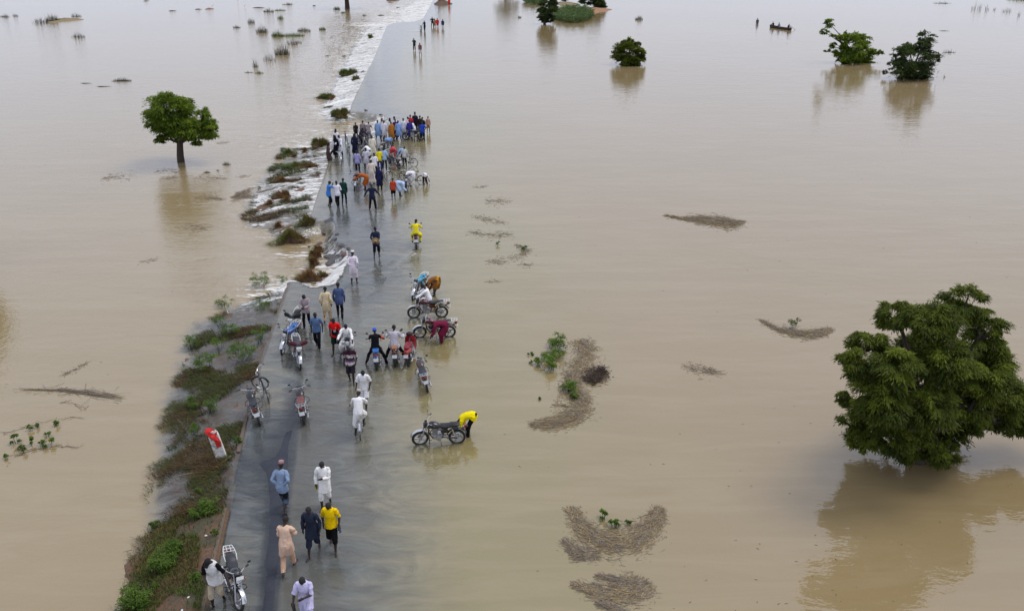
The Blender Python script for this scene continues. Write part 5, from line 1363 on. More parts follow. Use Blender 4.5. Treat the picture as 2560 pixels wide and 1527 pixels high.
# the fan of long sticks in the left lake
straw_raft([(85, 974, 1), (180, 978, 2.5), (235, 986, 5), (275, 990, 5)], 150, 'long fan of dark sticks pointing left in the left lake', 1.5, dark=.6, jit=.09, thick=.06, name='stick_fan', rad=.008)
straw_raft([(160, 1003, 2), (190, 1012, 3), (215, 1022, 3)], 30, 'loose twigs under the long fan of sticks', .5, dark=.6, name='twigs')
straw_raft([(8, 1085, 2), (60, 1070, 3), (130, 1050, 3), (195, 1045, 3)], 40, 'twigs behind the green sprouts at the left edge', .6, dark=.5, name='twigs')
straw_raft([(30, 1140, 3), (70, 1130, 4), (140, 1115, 3), (200, 1118, 1)], 40, 'twigs under the green sprouts at the left edge', .6, dark=.5, name='twigs')
straw_raft([(335, 1395, 8), (375, 1375, 16), (350, 1345, 8)], 420, 'tangle of thin branches on the shore of the lower bank', .6, dark=.5, jit=.7, wild=.2, name='twigs', rad=.006)
straw_raft([(430, 1115, 6), (452, 1090, 12), (470, 1060, 6)], 160, 'dark dead branches beside the bank above the flag post', .7, dark=.75, jit=.8, wild=.5, name='twigs')
# driftwood poles
def pole(pts, r, label, col=(.20, .15, .06)):
    P = [wlev(*p) + Vector((0, 0, .05)) for p in pts]; mb = MB(); mb.tube([q - P[0] for q in P], r, 6)
    o = ob('stick', mb.mesh('stick'), pmat('pale_stick_%d' % int(col[0] * 100), col, .8), loc=P[0]); tag(o, label, 'stick', 'loose sticks')
pole([(508, 1184), (540, 1172), (578, 1142)], .022, 'long pale bamboo pole lying below the flag post')
pole([(448, 1192), (475, 1186), (497, 1182)], .02, 'short pale pole left of the bamboo pole')
pole([(430, 1340), (460, 1336), (500, 1318)], .012, 'thin pale branch on the shore of the lower bank', (.22, .17, .10))
# sprouting weeds
for a in [
 (341, 1516, 74, 46, 1500, 'big bright leafy bush at the bottom of the bank'),
 (411, 1420, 62, 40, 1000, 'wide leafy patch halfway up the near bank'),
 (436, 1385, 44, 34, 600, 'light green leafy patch above the wide one'),
 (489, 1303, 28, 34, 420, 'upright leafy weed at the top of the near bank'),
 (525, 1276, 48, 28, 600, 'leafy weed at the kerb end beside the spill'),
 (389, 1466, 20, 12, 150, 'small bright sprout below the wide leafy patch'),
 (490, 1452, 30, 30, 260, 'pale feathery weed left of the person in the vest'),
 (538, 1342, 16, 22, 160, 'yellow-green weed against the near kerb'),
 (606, 896, 74, 44, 1100, 'broadest shrub on the flooded bank left of the parked motorcycles'),
 (520, 924, 60, 46, 800, 'green shrub left of the broadest bank shrub'),
 (478, 872, 38, 34, 420, 'round green bush standing alone in water off the bank'),
 (490, 906, 16, 12, 90, 'tiny weed just under the lone round bush'),
 (578, 838, 46, 34, 420, 'light green weed in the middle of the flooded bank'),
 (652, 716, 54, 32, 700, 'dense green shrub at the far tip of the bank beside the foam'),
 (560, 768, 46, 28, 360, 'green weed at the upper left of the bank'),
 (648, 770, 60, 16, 300, 'flat olive weed strip near the kerb in the upper bank'),
 (650, 850, 40, 30, 320, 'green weed beside the kerb opposite the blue motorcycle'),
 (552, 812, 34, 20, 240, 'small weed left of the light green one'),
 (550, 870, 40, 22, 300, 'weed above the green shrub on the bank'),
 (531, 1024, 36, 34, 380, 'weed above the flag post at right'),
 (482, 1024, 32, 30, 320, 'weed above the flag post at left'),
 (486, 1088, 30, 30, 260, 'weed left of the flag post'),
 (595, 1112, 22, 26, 200, 'weed against the short kerb right of the flag post'),
 (386, 1320, 24, 20, 160, 'sprout on the wet shore of the near bank'),
 (497, 1232, 16, 14, 90, 'sprout in the stream crossing the bank'),
 (476, 943, 14, 12, 70, 'tiny weed off the left of the bank'),
 (704, 704, 24, 10, 160, 'low weed at the kerb tip by the foam'),
]: plant(*a)
GP = 'green weeds on the floating debris'
for a in [
 (1392, 868, 52, 30, 620, 'top green weed clump on the S-shaped raft', 1.15), (1382, 893, 60, 22, 420, 'middle green weed clump on the S-shaped raft', 1.15), (1380, 922, 40, 30, 460, 'dense lower green weed clump left of the S-shaped raft', 1.15),
 (1350, 912, 26, 18, 200, 'leftmost green weed clump by the S-shaped raft', 1.15), (1326, 888, 14, 8, 50, 'pale sprig floating left of the S-shaped raft', .9), (1327, 908, 10, 8, 40, 'tiny sprig left of the leftmost weed clump', 1.),
 (1420, 975, 40, 22, 380, 'green weed in the waist of the S-shaped raft', 1.15), (1438, 996, 22, 14, 160, 'small green weed under the waist weed', 1.1), (1352, 998, 10, 5, 30, 'dark sprig left of the raft waist', .7),
 (1511, 1294, 26, 18, 130, 'left green sprout inside the U-shaped raft', 1.), (1535, 1316, 24, 22, 150, 'right green sprout inside the U-shaped raft', 1.), (1570, 1308, 16, 14, 50, 'faint sprout near the right arm of the U-shaped raft', .7),
 (1985, 822, 34, 22, 130, 'dark twiggy weed growing on the curved raft', .6),
 (77, 1075, 14, 16, 70, 'upper green sprout at the left edge', 1.), (92, 1068, 14, 14, 60, 'second upper green sprout at the left edge', 1.), (145, 1062, 20, 14, 90, 'rightmost high green sprout at the left edge', 1.),
 (42, 1108, 22, 24, 130, 'tall green sprout at the left edge', 1.), (76, 1112, 18, 22, 110, 'middle green sprout at the left edge', 1.), (122, 1114, 28, 16, 130, 'wide green sprout at the left edge', 1.1), (120, 1090, 18, 10, 70, 'small green sprout above the wide one', 1.1), (16, 1146, 16, 16, 80, 'lowest green sprout at the left edge', 1.), (55, 1128, 30, 14, 90, 'dark sprout under the tall one', .7), (103, 1112, 14, 10, 50, 'little sprout between the middle and wide ones', 1.),
 (1246, 613, 12, 10, 60, 'pale weed above the hooked raft', .9), (1308, 624, 22, 10, 110, 'olive weed on the hooked raft', .8),
]: plant(*a, L=.075, group=GP)

# ------------------------------------------------------------------ islet with maize, sandbars, mounds
def mound(name, px, py, w, h, label, mat, rise=.5, cat='earth mound'):
    B = wlev(px, py); k = mpp(B); a = w * k / 2; b = h * k / (math.sin(math.atan2(CAM_H, B.y))) / 2; V = []; F = []; kk, mm = 36, 6
    for j in range(mm + 1):
        for i in range(kk):
            q = 2 * math.pi * i / kk; rr = (1 - j / mm) * (1 + .18 * math.sin(3 * q + 1) + .1 * math.sin(7 * q) + .06 * (rng.random() - .5))
            V.append((a * rr * math.cos(q), b * rr * math.sin(q), -.15 + (rise + .15) * (1 - (1 - j / mm) ** 1.6) * (1 + .3 * (rng.random() - .5))))
    for j in range(mm):
        for i in range(kk): F.append((j * kk + i, j * kk + (i + 1) % kk, (j + 1) * kk + (i + 1) % kk, (j + 1) * kk + i))
    F.append(tuple(mm * kk + i for i in range(kk)))
    me = bpy.data.meshes.new(name); me.from_pydata(V, [], F); me.update(); me.polygons.foreach_set('use_smooth', np.ones(len(F), bool))
    o = ob(name, me, mat, loc=B); tag(o, label, cat)
    return o
M_ORANGE = pmat('orange_earth', (.30, .16, .085), .9, var=.35, scale=.8, bump=.4)
M_SAND = pmat('brown_sand', (.22, .17, .09), .9, var=.3, scale=1.2, bump=.4)
mound('earth_bank', 1480, 26, 100, 16, 'orange bare earth on the right of the islet', M_ORANGE, .5, 'earth bank')
mound('earth_bank', 1418, 12, 60, 14, 'pale earth strip at the top of the islet', M_SAND, .5, 'earth bank')
mound('sandbar', 163, 51, 84, 12, 'small brown sandbar at the upper left', M_SAND, .35, 'sandbar')
mound('earth_mound', 1105, 11, 46, 6, 'brown earth mound under two far people at the top edge', M_EARTH, .9)
mound('mud_lump', 523, 23, 26, 4, 'flat reddish mud lump with a white bird on it', pmat('red_mud', (.20, .11, .08), .85), .2, 'mud lump')
mound('earth_bank', 980, 2, 36, 5, 'brown grassy earth lump at the top edge left of the road', M_EARTH, .6)
for q, (px, py, w, lab) in enumerate([(365, 3, 22, 'thin dark mud streak at the top left edge'), (430, 28, 30, 'dark mud streak left of the white bird'), (495, 24, 26, 'long thin mud streak touching the bird lump'), (645, 20, 46, 'dark mud streak near the olive tuft'), (785, 15, 12, 'small dark mud fleck left of the top trunk'), (910, 39, 14, 'dark fleck in the far rapids'), (994, 20, 14, 'dark fleck in the farthest foam'), (975, 8, 14, 'green-brown fleck in the farthest foam'), (952, 39, 20, 'dark fleck at the left of the far breach'), (908, 180, 18, 'dark fleck right of the bright grass island'), (860, 142, 26, 'dark streak left of the far rapids'), (826, 268, 46, 'dark weed streak above the upper washout lump')]):
    mound('mud_streak', px, py, w, 2.2, lab, pmat('dark_mud', (.05, .045, .035), .8), .12, 'mud streak')
def maize(cx, cy, w, h, n, label):
    """a drowned maize plot: upright stalks with long arching leaves"""
    P, D_, Nn, L, c = [], [], [], [], []
    B = wlev(cx, cy)
    for i in range(n):
        a, r = rng.uniform(0, 2 * np.pi), math.sqrt(rng.random()); p = G(cx + math.cos(a) * r * w / 2, cy + math.sin(a) * r * h / 2)
        hh = rng.uniform(.3, 1.3)
        for q in range(6):
            an = rng.uniform(0, 2 * np.pi); d = np.array([math.cos(an), math.sin(an), rng.uniform(.1, .9)])
            P.append(np.array(p) - np.array(B) + np.array([0, 0, hh * rng.uniform(.3, 1)]) + d * .25); D_.append(d); Nn.append((0, 0, 1)); L.append(rng.uniform(.6, 1.1)); c.append(np.array((.07, .12, .035)) + rng.random() * np.array((.10, .12, .06)))
    V, T = leaf_quads(np.array(P), np.array(D_), np.array(Nn) + .01, np.array(L), .13)
    o = ob('maize_plot', mesh_np('maize_plot', V, None, T, np.repeat(np.array(c), 4, 0)), M_LEAF); o.location = B; o['kind'] = 'stuff'
    o['label'] = label; o['category'] = 'maize'
maize(1432, 42, 100, 34, 900, 'drowned green maize plants covering the islet')
maize(1335, 6, 60, 14, 250, 'drowned maize at the left of the islet by the top edge')

# ------------------------------------------------------------------ broken asphalt in the washouts
M_CHUNK = pmat('broken_asphalt', (.075, .072, .075), .75, var=.5, scale=4, bump=.8)
M_CHUNKR = pmat('wet_laterite', (.11, .06, .05), .75, var=.5, scale=4, bump=.8)
def chunk(px, py, w, h, label, mat, seed, tilt=18, flat=.3):
    r_ = random.Random(seed); B = wlev(px, py); k = mpp(B); n = 8; rings = []
    for z in (-.5, -.2, .35, .5):
        e = .72 if abs(z) > .45 else 1
        rings.append([(math.cos(2 * math.pi * i / n) * w * k / 2 * e * (1 + .5 * (r_.random() - .5)), math.sin(2 * math.pi * i / n) * h * k * .8 * e * (1 + .5 * (r_.random() - .5)), z * max(w * k * flat, .12) + .03 * r_.random()) for i in range(n)])
    mb = MB(); mb.rings(rings)
    o = ob('asphalt_chunk', mb.mesh('asphalt_chunk', False), mat, loc=B, rot=(R(r_.uniform(-tilt, tilt)), R(r_.uniform(-tilt, tilt)), r_.uniform(0, 3))); o.location.z -= .03
    tag(o, label, 'rubble', 'broken road pieces in the washout')
for i, a in enumerate([
 (833, 642, 22, 26, 'largest tilted asphalt slab in the washout foam', M_CHUNK), (862, 637, 30, 12, 'brown broken slab beside the person in pale pink', M_CHUNKR), (846, 628, 16, 12, 'grey block between the large slab and the road', M_CHUNK), (826, 657, 36, 12, 'flat grey slab lying low in the foam', M_CHUNK),
 (854, 613, 16, 9, 'dark broken lump at the right rim of the washout', M_CHUNK), (872, 622, 14, 10, 'dark block at the rightmost corner of the washout', M_CHUNK), (842, 586, 8, 8, 'small stone at the upper rim of the washout', M_CHUNK), (838, 598, 8, 10, 'small stone halfway down the washout rim', M_CHUNK),
 (815, 571, 16, 8, 'dark red earth lump under the small waterfall', M_CHUNKR), (810, 584, 9, 7, 'round dark stone below the small waterfall', M_CHUNKR), (798, 610, 18, 10, 'reddish broken lump above the three tussocks', M_CHUNKR), (773, 617, 7, 4, 'little dark stone left of the reddish lump', M_CHUNK),
 (820, 553, 18, 10, 'dark overhanging asphalt lip at the small waterfall', M_CHUNK), (766, 556, 12, 12, 'dark earth block at the upper left of the waterfall', M_CHUNKR), (853, 692, 12, 6, 'low stone in the lower foam by the road', M_CHUNK),
 (937, 292, 14, 8, 'dark broken lump in the upper washout', M_CHUNK), (952, 287, 10, 6, 'small stone at the rim of the upper washout', M_CHUNK), (916, 277, 14, 5, 'dark asphalt lip at the upper washout', M_CHUNK)]):
    chunk(*a, seed=i)

# ------------------------------------------------------------------ flag post, birds, canoe
def flag_post():
    z = gz(G(557, 1150))[0]
    B = G(556, 1148, -.15)
    mb = MB(); rings = []
    for zz, w in ((-.3, .18), (.0, .18), (1.02, .17), (1.12, .155), (1.19, .11), (1.21, .05)):
        rings.append([(sx * (w - c1), sy * .07, zz) for sx, sy, c1 in ((1, .6, 0), (1, 1, .02), (-1, 1, .02), (-1, .6, 0), (-1, -.6, 0), (-1, -1, .02), (1, -1, .02), (1, -.6, 0))])
    mb.rings(rings)
    m, nt, out = newmat('flaking_white_paint'); b = N(nt, 'BsdfPrincipled'); nt.links.new(b.outputs[0], out.inputs[0]); n = noise_node(nt, 9, 6, .7)
    nt.links.new(mixcol(nt, maprange(nt, n.outputs[0], .52, .6), (.72, .70, .66), (.30, .26, .20)), b.inputs['Base Color']); b.inputs['Roughness'].default_value = .8
    o = ob('marker_post', mb.mesh('marker_post'), m, loc=B, rot=(R(4), R(-9), R(14))); tag(o, 'leaning white concrete marker post with flaking paint on the bank', 'post')
    # red cloth hung over the post's head
    mb = MB(); nu, nv = 14, 16; rings = []
    for j in range(nv + 1):                       # a knotted rag: wrapped over the head, its tail hanging down the front
        v = j / nv; w = (.10 * (1 - v) ** .8 + .055) * (1 + .18 * math.sin(9 * v)); cx = -.07 + .17 * v + .03 * math.sin(11 * v); cz = 1.21 - .06 * v - .55 * v ** 1.7; cy = -.02 - .10 * min(1, v * 2.4)
        th = .05 * (1 - v) + .022
        rings.append([(cx + w * math.cos(2 * math.pi * i / nu), cy + th * (1 + .5 * math.sin(5 * i + 7 * v)) * math.sin(2 * math.pi * i / nu), cz + .10 * (1 - v) * math.sin(2 * math.pi * i / nu) + .03 * math.sin(3 * i + 8 * v) - .25 * w * math.cos(2 * math.pi * i / nu)) for i in range(nu)])
    mb.rings(rings); mb.ell((-.09, .0, 1.19), (.10, .09, .08), 10, 6)
    me = mb.mesh('red_cloth'); c = ob('red_cloth', me, pmat('red_cotton', (.55, .025, .02), .85, var=.25, scale=6, bump=.6), loc=B, rot=(R(4), R(-9), R(14)))
    tag(c, 'bright red cloth tied over the head of the marker post', 'cloth')
flag_post()
def egret(px, py, label):
    B = wlev(px, py); mb = MB(); mb.ell((0, 0, .42), (.09, .2, .1), 10, 6); mb.tube([(0, .16, .46), (0, .24, .60), (0, .2, .72), (0, .26, .80)], [.05, .035, .025, .035], 7); mb.tube([(0, .27, .80), (0, .38, .78)], [.02, .005], 5)
    for s in (1, -1): mb.tube([(s * .03, 0, .36), (s * .03, .02, -.1)], .012, 4)
    o = ob('white_bird', mb.mesh('white_bird'), pmat('white_feathers', (.8, .8, .78), .8), loc=B, rot=(0, 0, rng.uniform(0, 6))); o.scale = (1.15,) * 3; tag(o, label, 'bird', 'white birds')
egret(531, 21, 'white bird on the flat reddish mud lump'); egret(594, 7, 'white bird alone near the top edge'); egret(612, 20, 'white bird near the dark mud streak'); egret(147, 48, 'white bird on the small sandbar')
def canoe():
    B = G(1951, 73); root = empty('canoe', B, R(24)); tag(root, 'dark wooden canoe with three people far off at right', 'canoe')
    mb = MB(); o_, i_ = [], []
    for t in np.linspace(-1, 1, 13):
        w = .42 * (1 - abs(t) ** 2.6) + .03; sh = .16 * abs(t) ** 2.2
        o_.append([(-w, t * 2.8, .32 + sh), (-w * .9, t * 2.8, .1 + sh * .6), (-w * .4, t * 2.72, -.12 + sh * .4), (w * .4, t * 2.72, -.12 + sh * .4), (w * .9, t * 2.8, .1 + sh * .6), (w, t * 2.8, .32 + sh), (w * .9, t * 2.78, .32 + sh), (w * .78, t * 2.7, .12 + sh * .6), (w * .3, t * 2.65, -.05 + sh * .4), (-w * .3, t * 2.65, -.05 + sh * .4), (-w * .78, t * 2.7, .12 + sh * .6), (-w * .9, t * 2.78, .32 + sh)])
    mb.rings(o_); ob('hull', mb.mesh('hull'), pmat('dark_wood', (.05, .03, .025), .7, var=.4, scale=3), root)
    mb = MB()
    for y in (-1.8, .2, 1.8): mb.box((0, y, .22), (.66, .2, .03))
    ob('bench', mb.mesh('bench'), pmat('dark_wood', (.05, .03, .025), .7), root)
    c, s = math.cos(R(24)), math.sin(R(24)); W_ = lambda x, y: Vector((B.x + x * c - y * s, B.y + x * s + y * c, 0))
    g = 'people far off'
    person(0, 0, 24, 'sit', 'tee', '15151c', 'trousers', '15151a', 'dark-clothed paddler nearest the prow of the canoe', at=W_(0, 1.9), z=-.1, group=g)
    person(0, 0, 24, 'sit', 'tee', '8088a0', 'trousers', '202028', 'grey-clothed person in the middle of the canoe', at=W_(0, .3), z=-.1, group=g)
    person(0, 0, 204, 'sit', 'tee', '401818', 'trousers', '15151a', 'paddler in dark red at the near end of the canoe', at=W_(0, -1.9), z=-.1, group=g)
    p0, p1 = W_(.3, -2.0), W_(1.1, -2.7); mb = MB(); d = Vector((p1.x, p1.y, -.15)) - Vector((p0.x, p0.y, .75)); mb.tube([(0, 0, 0), d * .8, d], [.02, .025, .06], 6)
    o = ob('paddle', mb.mesh('paddle'), pmat('dark_wood', (.05, .03, .025), .7), loc=(p0.x, p0.y, .75)); tag(o, 'wooden paddle dipped beside the canoe', 'paddle')
canoe()

def flecks():
    n = 230; py = rng.uniform(60, 1527, n); px = rng.uniform(0, 2560, n); P = []; D_ = []
    Q = np.array([tuple(G(a, b)) for a, b in zip(px, py)]); s_ = edge_sd(Q[:, 0], Q[:, 1])[0]
    P = [(q[0], q[1], .004 if k > 0 else ZL + .004) for q, k in zip(Q, s_) if not -6 < k < 8.5]
    n = len(P); an = rng.uniform(0, 2 * np.pi, n)
    V, T = leaf_quads(np.array(P), np.stack([np.cos(an), np.sin(an), 0 * an], -1), np.tile([[0, 0, 1.0]], (n, 1)), rng.uniform(.03, .2, n), .022)
    o = ob('floating_flecks', mesh_np('floating_flecks', V, None, T, np.repeat(np.array([(.12, .09, .06)]) * rng.uniform(.4, 1.8, (n, 1)), 4, 0)), M_STRAW); o['kind'] = 'stuff'
    o['label'] = 'scattered tiny floating leaves and flecks on the lakes'; o['category'] = 'flecks'
flecks()
# ------------------------------------------------------------------ vehicles: rear and front wheel contact points in the photo
motorcycle((574, 1448), (596, 1520), 'black motorcycle with white plate facing the camera at the bottom left', '0d0d10', '20222a', 'w', 'w', steer=14, plate=2, lean=-7)
motorcycle((652, 1068), (634, 1010), 'black motorcycle parked against the flooded kerb below the bicycle', '121216', '181820', 'b', 'w', steer=-24, lean=-9)
motorcycle((762, 1065), (759, 1006), 'motorcycle with brown seat seen from behind in mid-road', '161214', '6b3a34', 'c', 'b', steer=8, lean=-5)
motorcycle((740, 850), (706, 885), 'blue motorcycle with big spoked front wheel turned to the left kerb', '1f4f9a', '2b5f9c', 'w', 'w', steer=8, spokes=True, side='2a5ca8', lean=-5)
motorcycle((746, 816), (724, 848), 'motorcycle with black covered handlebars and white rack behind the blue one', '20232a', '15151a', 'w', 'w', covers='0b0b0c', plate=2, lean=-5)
motorcycle((738, 880), (752, 931), 'motorcycle with maroon handlebar covers facing the camera', '3a0f18', '262a38', 'w', 'w', covers='4a0e1c', plate=2, lean=-4)
motorcycle((942, 931), (941, 880), 'blue-tailed motorcycle under the rider in the blue cap', '2b5b98', '2f66a6', None, 'p', plate=True, lean=0)
motorcycle((988, 922), (988, 872), 'brown-seated motorcycle under the rider in the pale grey sweater', '3a2a20', '9a6b48', None, 'b', lean=0)
motorcycle((1021, 921), (1037, 872), 'empty red step-through scooter at the right of the row of riders', 'a01020', '7c0f1c', None, 'p', scooter=True, plate=True, lean=-6)
motorcycle((1071, 984), (1054, 934), 'dark motorcycle leaning away alone at the right of the road', '3a2420', '1d1f2a', 'c', 'w', steer=-30, lean=-9)
motorcycle((1144, 1106), (1052, 1110), 'black motorcycle with mud flap parked side-on at right', '0b0b0e', '121214', None, 'w', steer=10, plate=False, flap=True, lean=-5)
motorcycle((1128, 841), (1046, 843), 'maroon motorcycle washed by the bending person in maroon', '5a1020', '20161a', 'w', 'w', steer=10, lean=-4)
motorcycle((1110, 792), (1031, 794), 'dark red motorcycle under the rider in white, side-on', '4a1218', '16161a', 'w', 'w', steer=6, lean=-3)
motorcycle((1062, 722), (1030, 753), 'teal motorcycle facing the camera beside the person in brown', '1d7a94', '2a8aa8', 'w', 'w', steer=10, lean=-4)
motorcycle((1041, 630), (1040, 596), 'motorcycle ridden away by the person in yellow', '15151a', '15151a', None, 'w', lean=0)
motorcycle((872, 868), (872, 908), 'motorcycle under the person in white facing the camera', '30343c', '202028', None, 'w', lean=0)
motorcycle((893, 456), (884, 481), 'motorcycle with round headlight facing the camera below the crowd', '2a2c33', '6a3030', 'c', 'w', steer=8, lean=-5)
motorcycle((1017, 462), (1013, 486), 'dark motorcycle between the two bending people in pale clothes', '14141a', '14141a', None, 'b', lean=-5)
motorcycle((1002, 424), (972, 412), 'black motorcycle in the middle of the right-hand crowd', '101014', '101014', 'c', 'b', steer=-12, lean=-6)
motorcycle((958, 385), (984, 372), 'motorcycle carrying a blue bag among the bending people', '263046', '4a1f26', 'c', 'b', lean=-5)
motorcycle((896, 361), (916, 372), 'black motorcycle under the dark-clothed rider in the crowd', '121218', '26161c', None, 'b', lean=0)
motorcycle((1054, 351), (1014, 350), 'motorcycle under the rider in the red cap at the back of the crowd', '1c2230', '16161c', None, 'b', lean=0)
motorcycle((1055, 76), (1050, 81), 'motorcycle pushed by a far person on the road', '8890a0', '505868', 'w', 'w', lean=0)
GB = 'bicycles on the flooded road'
bicycle((673, 1005), (657, 968), 'black bicycle with turned front wheel leaning by the flooded bank', '141416', 60, -10, 'b', False)
bicycle((901, 1099), (897, 1052), 'silver bicycle under the cyclist in white robes', 'b8bcc0', 0, 0, 'w', False)
bicycle((1053, 462), (1020, 458), 'black bicycle behind the bent person in white shirt and brown trousers', '15151a', 0, 0, 'b', False)
bicycle((1009, 450), (973, 450), 'olive-framed bicycle with pale handlebars in front of the black motorcycle', '5a5c38', 40, 3, 'w')
bicycle((1036, 417), (1003, 413), 'bicycle whose big rear wheel stands at the right rim of the crowd', '1c1c20', 0, 2, 'w')
bicycle((863, 352), (868, 366), 'bicycle facing the camera at the upper left of the crowd', '20242a', 10, 0, 'b')
bicycle((876, 384), (870, 399), 'dark green bicycle at the left of the crowd', '1f2c22', 16, 2, 'b')
bicycle((846, 398), (854, 419), 'white bicycle pushed by the belted person in white', 'e0e0e0', 8, 0, 'w')
bicycle((918, 351), (930, 357), 'grey bicycle held by the person in the grey suit', 'b0b0b0', 0, 0, 'w')

# ------------------------------------------------------------------ people
def things_in_hand(P, hand, kind, col, label, off=(0, 0, -.12)):
    p = P['wr' + hand] + Vector(off)
    mb = MB()
    if kind == 'sandals':
        for s in (0, 1): mb.loft([(-.13, .02 * s, -.02 * s, .03, .012), (-.05, .02 * s, -.02 * s, .035, .014), (.06, .02 * s, -.02 * s, .045, .014), (.13, .02 * s, -.02 * s, .03, .010)], 10, 'y'); mb.tube([(.03 + .02 * s, .03, 0), (.02 * s, .05, .05), (-.03 + .02 * s, .03, 0)], .008, 4)
        rot = (R(70), 0, R(40))
    elif kind == 'bag':
        mb.loft([(-.15, 0, 0, .03, .02), (-.10, 0, 0, .08, .06), (.06, 0, 0, .07, .05), (.13, 0, 0, .03, .02)], 10, 'z'); rot = (0, 0, 0)
    o = ob('sandals' if kind == 'sandals' else 'bag', mb.mesh(kind), pmat('held_' + col, hexc(col), .7), loc=p, rot=rot)
    tag(o, label, kind if kind != 'bag' else 'bag')
GF = 'people walking on the near road'; GM = 'people around the motorcycles'; GCR = 'people in the crowd'; GFA = 'people far off'
# near the camera
person(547, 1508, 176, 'step', ('tee', 'vest'), ('0c0c0e', 'd6d4d2'), 'rolled', 'b9ab93', 'person in white vest over black shirt with black cap beside the nearest motorcycle', 'cap', '0c0c0e', arm=('waist', 'out'), face=(38, 0), group=GF)
_, J1 = person(772, 1556, 182, 'walk2', 'tunic_s', 'c9c2e2', 'baggy', 'c3bcdc', 'person in lavender tunic walking towards us, cut by the bottom edge', arm=('fwd', 'belly'), face=(26, 0), group=GF)
things_in_hand(J1, 'r', 'sandals', '151515', 'dark sandals carried by the person in lavender')
person(722, 1424, 2, 'walk', 'tunic_s', 'dcb9a0', 'trousers', 'd2ac90', 'broad person in peach tunic and trousers walking away', arm=('waist', 'waist'), sc=1.03, group=GF)
person(786, 1378, 180, 'walk', 'tunic', '2a3040', 'rolled', '262c3e', 'person in dark navy tunic walking towards us beside the yellow shirt', arm=('down', 'down'), face=(12, 14), group=GF)
_, J2 = person(834, 1367, 184, 'walk2', 'tee', 'f0c808', 'rolled', '101014', 'person in bright yellow T-shirt and black trousers walking towards us', arm=('down', 'down'), face=(30, 0), group=GF)
things_in_hand(J2, 'l', 'sandals', '3a4660', 'blue-grey sandals carried by the person in the yellow T-shirt')
_, J3 = person(816, 1262, 180, 'step', 'tunic', 'f0eeea', 'rolled', 'eceae6', 'slim person all in white walking towards us behind the yellow shirt', arm=('down', 'belly'), face=(22, -10), group=GF)
things_in_hand(J3, 'r', 'sandals', 'b0aa50', 'yellowish sandals carried by the slim person in white')
person(711, 1276, -6, 'walk2', 'shirt', '8496b0', 'rolled', '4a566a', 'person in pinkish cap and grey-blue shirt, hands behind the back', 'kufi', '9a7a7a', arm=('behind', 'behind'), group=GF,
       pattern=lambda n, V, c: np.where((V[:, 2:3] > .52), np.array([hexc('1b1c22')]), c) if n == 'trousers' else c)
# among the motorcycles
person(900, 1078, 4, 'cycle', 'kaftan', 'eeecea', 'rolled', 'e4e2de', 'cyclist in loose white robe and grey cap riding away', 'kufi', 'b0aaa2', at=G(900.5, 1088), group=GM, zoff=.0)
person(915, 1015, 172, 'walk2', 'tee', 'f0ecec', 'shorts', 'eceaea', 'person in white T-shirt and white shorts stepping over the wet road', arm=('fwd', 'down'), face=(30, 30), group=GM)
def stripes(n, V, c):
    if n != 'shirt': return c
    z = V[:, 2:3]; b = ((z > 1.20) & (z < 1.225)) | ((z > 1.25) & (z < 1.275)) | ((z > 1.30) & (z < 1.325)) | ((z > .84) & (z < .865)) | ((z > .89) & (z < .915)) | ((z > .94) & (z < .96))
    m = (z > 1.0) & (z < 1.12)
    c = np.where(m, np.array([hexc('6a4a72')]), c); return np.where(b, np.array([hexc('e4dcd8')]), c)
person(880, 956, 178, 'step2', 'tee', '3c1c2c', 'shorts', '2b2630', 'person in maroon and white striped T-shirt with the head down', arm=('down', 'down'), face=(48, 0), pattern=stripes, group=GM, sc=1.02)
person(872, 893, 180, 'ride', 'tunic', 'f2f0ec', 'baggy', 'eae8e4', 'person in white sitting on a motorcycle facing us behind the striped shirt', at=G(872, 889), group=GM)
def redprint(n, V, c):
    if n != 'shirt': return c
    f = (V[:, 1] > .02) & (np.abs(V[:, 0]) < .15)
    blk = f & (V[:, 2] > .93) & (V[:, 2] < 1.17); c = np.where(blk[:, None], np.array([hexc('140c0e')]), c)
    wh = f & (((V[:, 0] + .02) ** 2 / .055 ** 2 + (V[:, 2] - 1.135) ** 2 / .05 ** 2) < 1); c = np.where(wh[:, None], np.array([hexc('c9c2c4')]), c)
    em = f & (((V[:, 0] + .09) ** 2 + (V[:, 2] - 1.30) ** 2) < .02 ** 2); return np.where(em[:, None], np.array([hexc('f0a090')]), c)
person(843, 880, 176, 'walk', 'tee', 'e01818', 'shorts', '0f2420', 'person in red T-shirt with a black printed panel walking towards us', arm=('down', 'down'), pattern=redprint, face=(16, 0), group=GM)
person(796, 868, 182, 'walk2', 'tee', '5a7296', 'trousers', '15171c', 'person in denim-blue shirt and black trousers striding towards us', arm=('down', 'down'), face=(8, 0), group=GM)
person(769, 817, 176, 'step', 'shirt', 'a89a9c', 'slim', '17171c', 'person in grey shirt looking down at the hands', arm=('waist', 'waist'), face=(46, 0), group=GM)
person(819, 803, -4, 'step', 'tunic', 'dcc8a2', 'trousers', 'd2b78c', 'person in cream tunic and trousers walking away', arm=('down', 'down'), group=GM)
person(851, 796, 4, 'step2', 'shirt', '47557c', 'slim', '14151b', 'person in navy shirt walking away beside the cream tunic', arm=('down', 'down'), sc=1.03, group=GM)
person(941, 920, 2, 'straddle', 'shirt', '14141a', 'slim', '15151b', 'rider in blue cap and dark jacket with a red sleeve, feet planted wide', 'cap', '2b55c8', at=G(941, 912), group=GM, pattern=lambda n, V, c: np.where((V[:, 0:1] > .24), np.array([hexc('d0503c')]), c) if n == 'shirt' else c)
